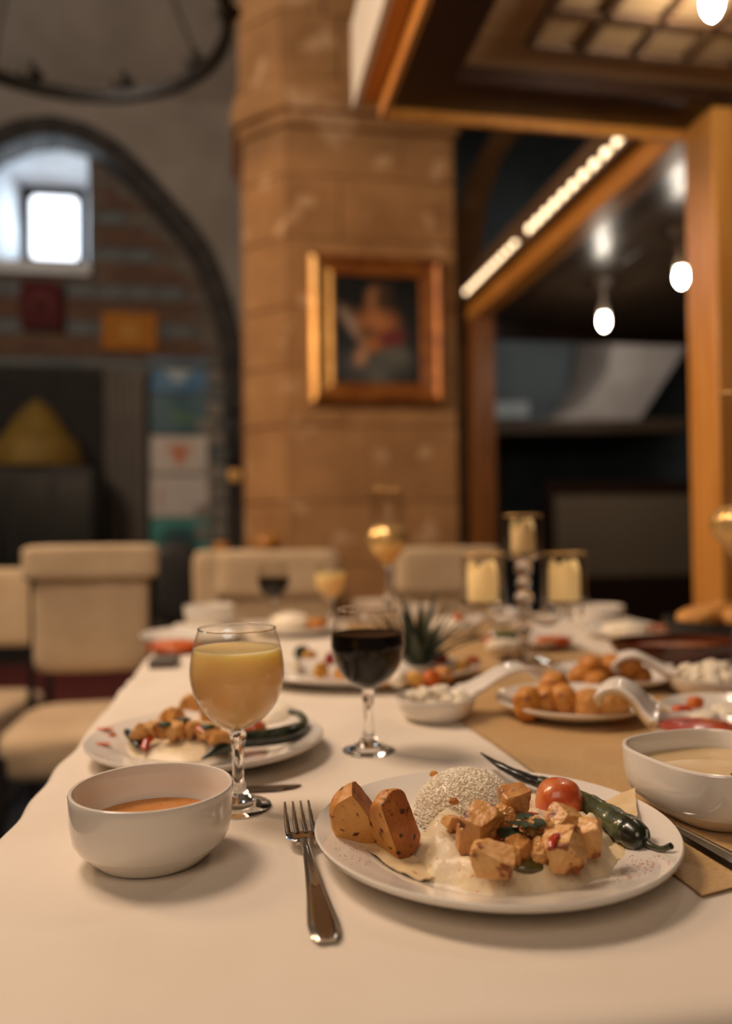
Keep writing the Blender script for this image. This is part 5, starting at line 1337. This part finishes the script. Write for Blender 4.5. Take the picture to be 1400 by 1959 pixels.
# ------------------------------------------------------------------ candlesticks and candelabra
def tube_glass(t, c, r, z0, z1, name='hurricane', rim=True):
    MB().lathe([(0, z0), (r*0.92, z0), (r, z0+0.004), (r, z1)], 40, c).build(name, M['glass_thin'], t, smooth=60)
    if rim:
        q = MB(); q.tube([Vector((c[0]+r*math.cos(2*math.pi*k/40), c[1]+r*math.sin(2*math.pi*k/40), c[2]+z1)) for k in range(41)], 0.0016, 6, cap=False)
        q.build('gold_rim', M['gold_glass'], t, smooth=80)
def candle(t, c, r, z0, z1, m='wax'):
    def shp(a): return 1
    q = MB().lathe([(0, z0), (r*0.95, z0), (r, z0+0.003), (r, z1-0.012), (r*0.9, z1), (r*0.62, z1-0.002), (r*0.4, z1-0.012), (0, z1-0.014)], 28, c)
    for v in q.v:
        if v.z > c[2]+z1-0.013:
            a = math.atan2(v.y-c[1], v.x-c[0]); v.z += 0.011*math.sin(a*3+c[0]*90)
    o = q.build('candle', M[m], t, smooth=60)
    MB().tube([(c[0], c[1], c[2]+z1-0.014), (c[0], c[1]+0.001, c[2]+z1+0.002)], 0.0009, 6).build('wick', M['black'], o)
p = zp(1004, 1268, ZR)
cd = thing('candelabra', 'three-armed crystal candelabra with candles in glass cups', 'candelabra', (p.x, p.y, ZR))
MB().lathe([(0, 0), (0.048, 0), (0.05, 0.004), (0.03, 0.012), (0.012, 0.02), (0.008, 0.03), (0, 0.03)], 8).build('base', M['crystal'], cd, smooth=20)
zz = 0.03
for r in (0.011, 0.015, 0.012, 0.017, 0.013, 0.016):
    MB().blob((0, 0, zz+r*0.95), (r, r, r), 3).build('crystal_ball', M['crystal'], cd, smooth=80); zz += 1.85*r
zz0 = zz
MB().lathe([(0, zz0), (0.012, zz0), (0.03, zz0+0.006), (0.034, zz0+0.011), (0.012, zz0+0.013), (0, zz0+0.013)], 10).build('drip_dish', M['crystal'], cd, smooth=20)
tube_glass(cd, (0, 0, 0), 0.034, zz0+0.012, 0.268); candle(cd, (0, 0, 0), 0.022, zz0+0.014, 0.252)
for sx in (-1, 1):
    ex = sx*0.074; ap = spline([(0, 0, 0.10), (sx*0.025, 0, 0.075), (sx*0.055, 0, 0.075), (ex, 0, 0.098)], 6)
    a_ = MB().tube(ap, 0.006, 8).build('arm', M['crystal'], cd, smooth=60)
    MB().lathe([(0, 0.097), (0.012, 0.097), (0.044, 0.108), (0.047, 0.113), (0.014, 0.111), (0, 0.111)], 12, (ex, 0, 0)).build('drip_dish', M['crystal'], cd, smooth=20)
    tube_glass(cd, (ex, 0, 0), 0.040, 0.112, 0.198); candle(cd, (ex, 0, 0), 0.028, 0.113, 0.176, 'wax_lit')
    for k in range(3):
        MB().blob((ex + 0.04*math.cos(2.1*k+0.5), 0.04*math.sin(2.1*k+0.5), 0.09), (0.006, 0.006, 0.010), 1).build('pendant', M['crystal'], cd, smooth=False)
def gold_stick(c, zball, rball, rt, zt, label):
    t = thing('candle_holder', label, 'candle holder', c, 0, 'gold candle holders')
    MB().lathe([(0, 0), (0.04, 0), (0.042, 0.004), (0.02, 0.01), (0.008, 0.018), (0.006, 0.05), (0.011, 0.07), (0.006, 0.09), (0.006, zball-rball*1.35), (0.012, zball-rball*1.2), (0, zball-rball*1.15)], 28).build('stem', M['crystal'], t, smooth=60)
    prof = [(0.2, -1.2), (0.5, -0.8), (0.85, -0.4), (1.0, 0.0), (0.9, 0.4), (0.62, 0.72), (0.5, 0.8)]
    q = MB().lathe([(r*rball, z*rball) for r, z in prof], 48, (0, 0, zball), shape=lambda a: 1+0.035*math.cos(12*a)); q.build('globe', M['gold_glass'], t, smooth=60)
    tube_glass(t, (0, 0, 0), rt, zball+rball*0.72, zt)
    return t
p = yp(741, 1034, 1.95); gold_stick((p.x, p.y, ZT), p.z-TZ, 0.050, 0.040, 0.345, 'gold glass candle holder with a glass chimney in front of the pillar')
p = yp(1409, 1010, 1.27); gold_stick((p.x, p.y, ZR), p.z-TZ, 0.040, 0.020, 0.455, 'gold ribbed candle holder cut off by the right edge')

# ------------------------------------------------------------------ amber bowls on a side table behind the chairs
p = yp(490, 1040, 4.5)
sd_ = thing('side_table', 'dark side table mostly hidden behind the far chairs', 'table', (p.x, p.y, 0), PHI)
ztab = p.z - 0.05
MB().box2((-0.26, -0.16, ztab-0.03), (0.2, 0.16, ztab)).build('tabletop', M['wood_d'], sd_, smooth=20, bevel=0.004)
for sx in (-0.24, 0.18):
    for sy in (-0.14, 0.14): MB().box2((sx-0.018, sy-0.018, 0), (sx+0.018, sy+0.018, ztab-0.03)).build('leg', M['wood_d'], sd_, smooth=20)
am = mat('amber_glass', '#c98a3a', 0.25, c2='#b5742a', nscale=20, coat=0.4)
for px, py, r, lab in ((512, 1036, 0.085, 'larger amber glass bowl behind the far chair'), (424, 1046, 0.05, 'smaller amber glass bowl behind the far chair')):
    q0 = yp(px, py, 4.5); c = (q0.x, q0.y, ztab)
    single(MB().lathe([(0, 0), (r*0.5, 0), (r*0.85, r*0.3), (r, r*0.7), (r*0.8, r*1.1), (r*0.4, r*1.2), (0, r*1.22)], 28, c), 'amber_bowl', am, lab, 'bowl', c, smooth=60)
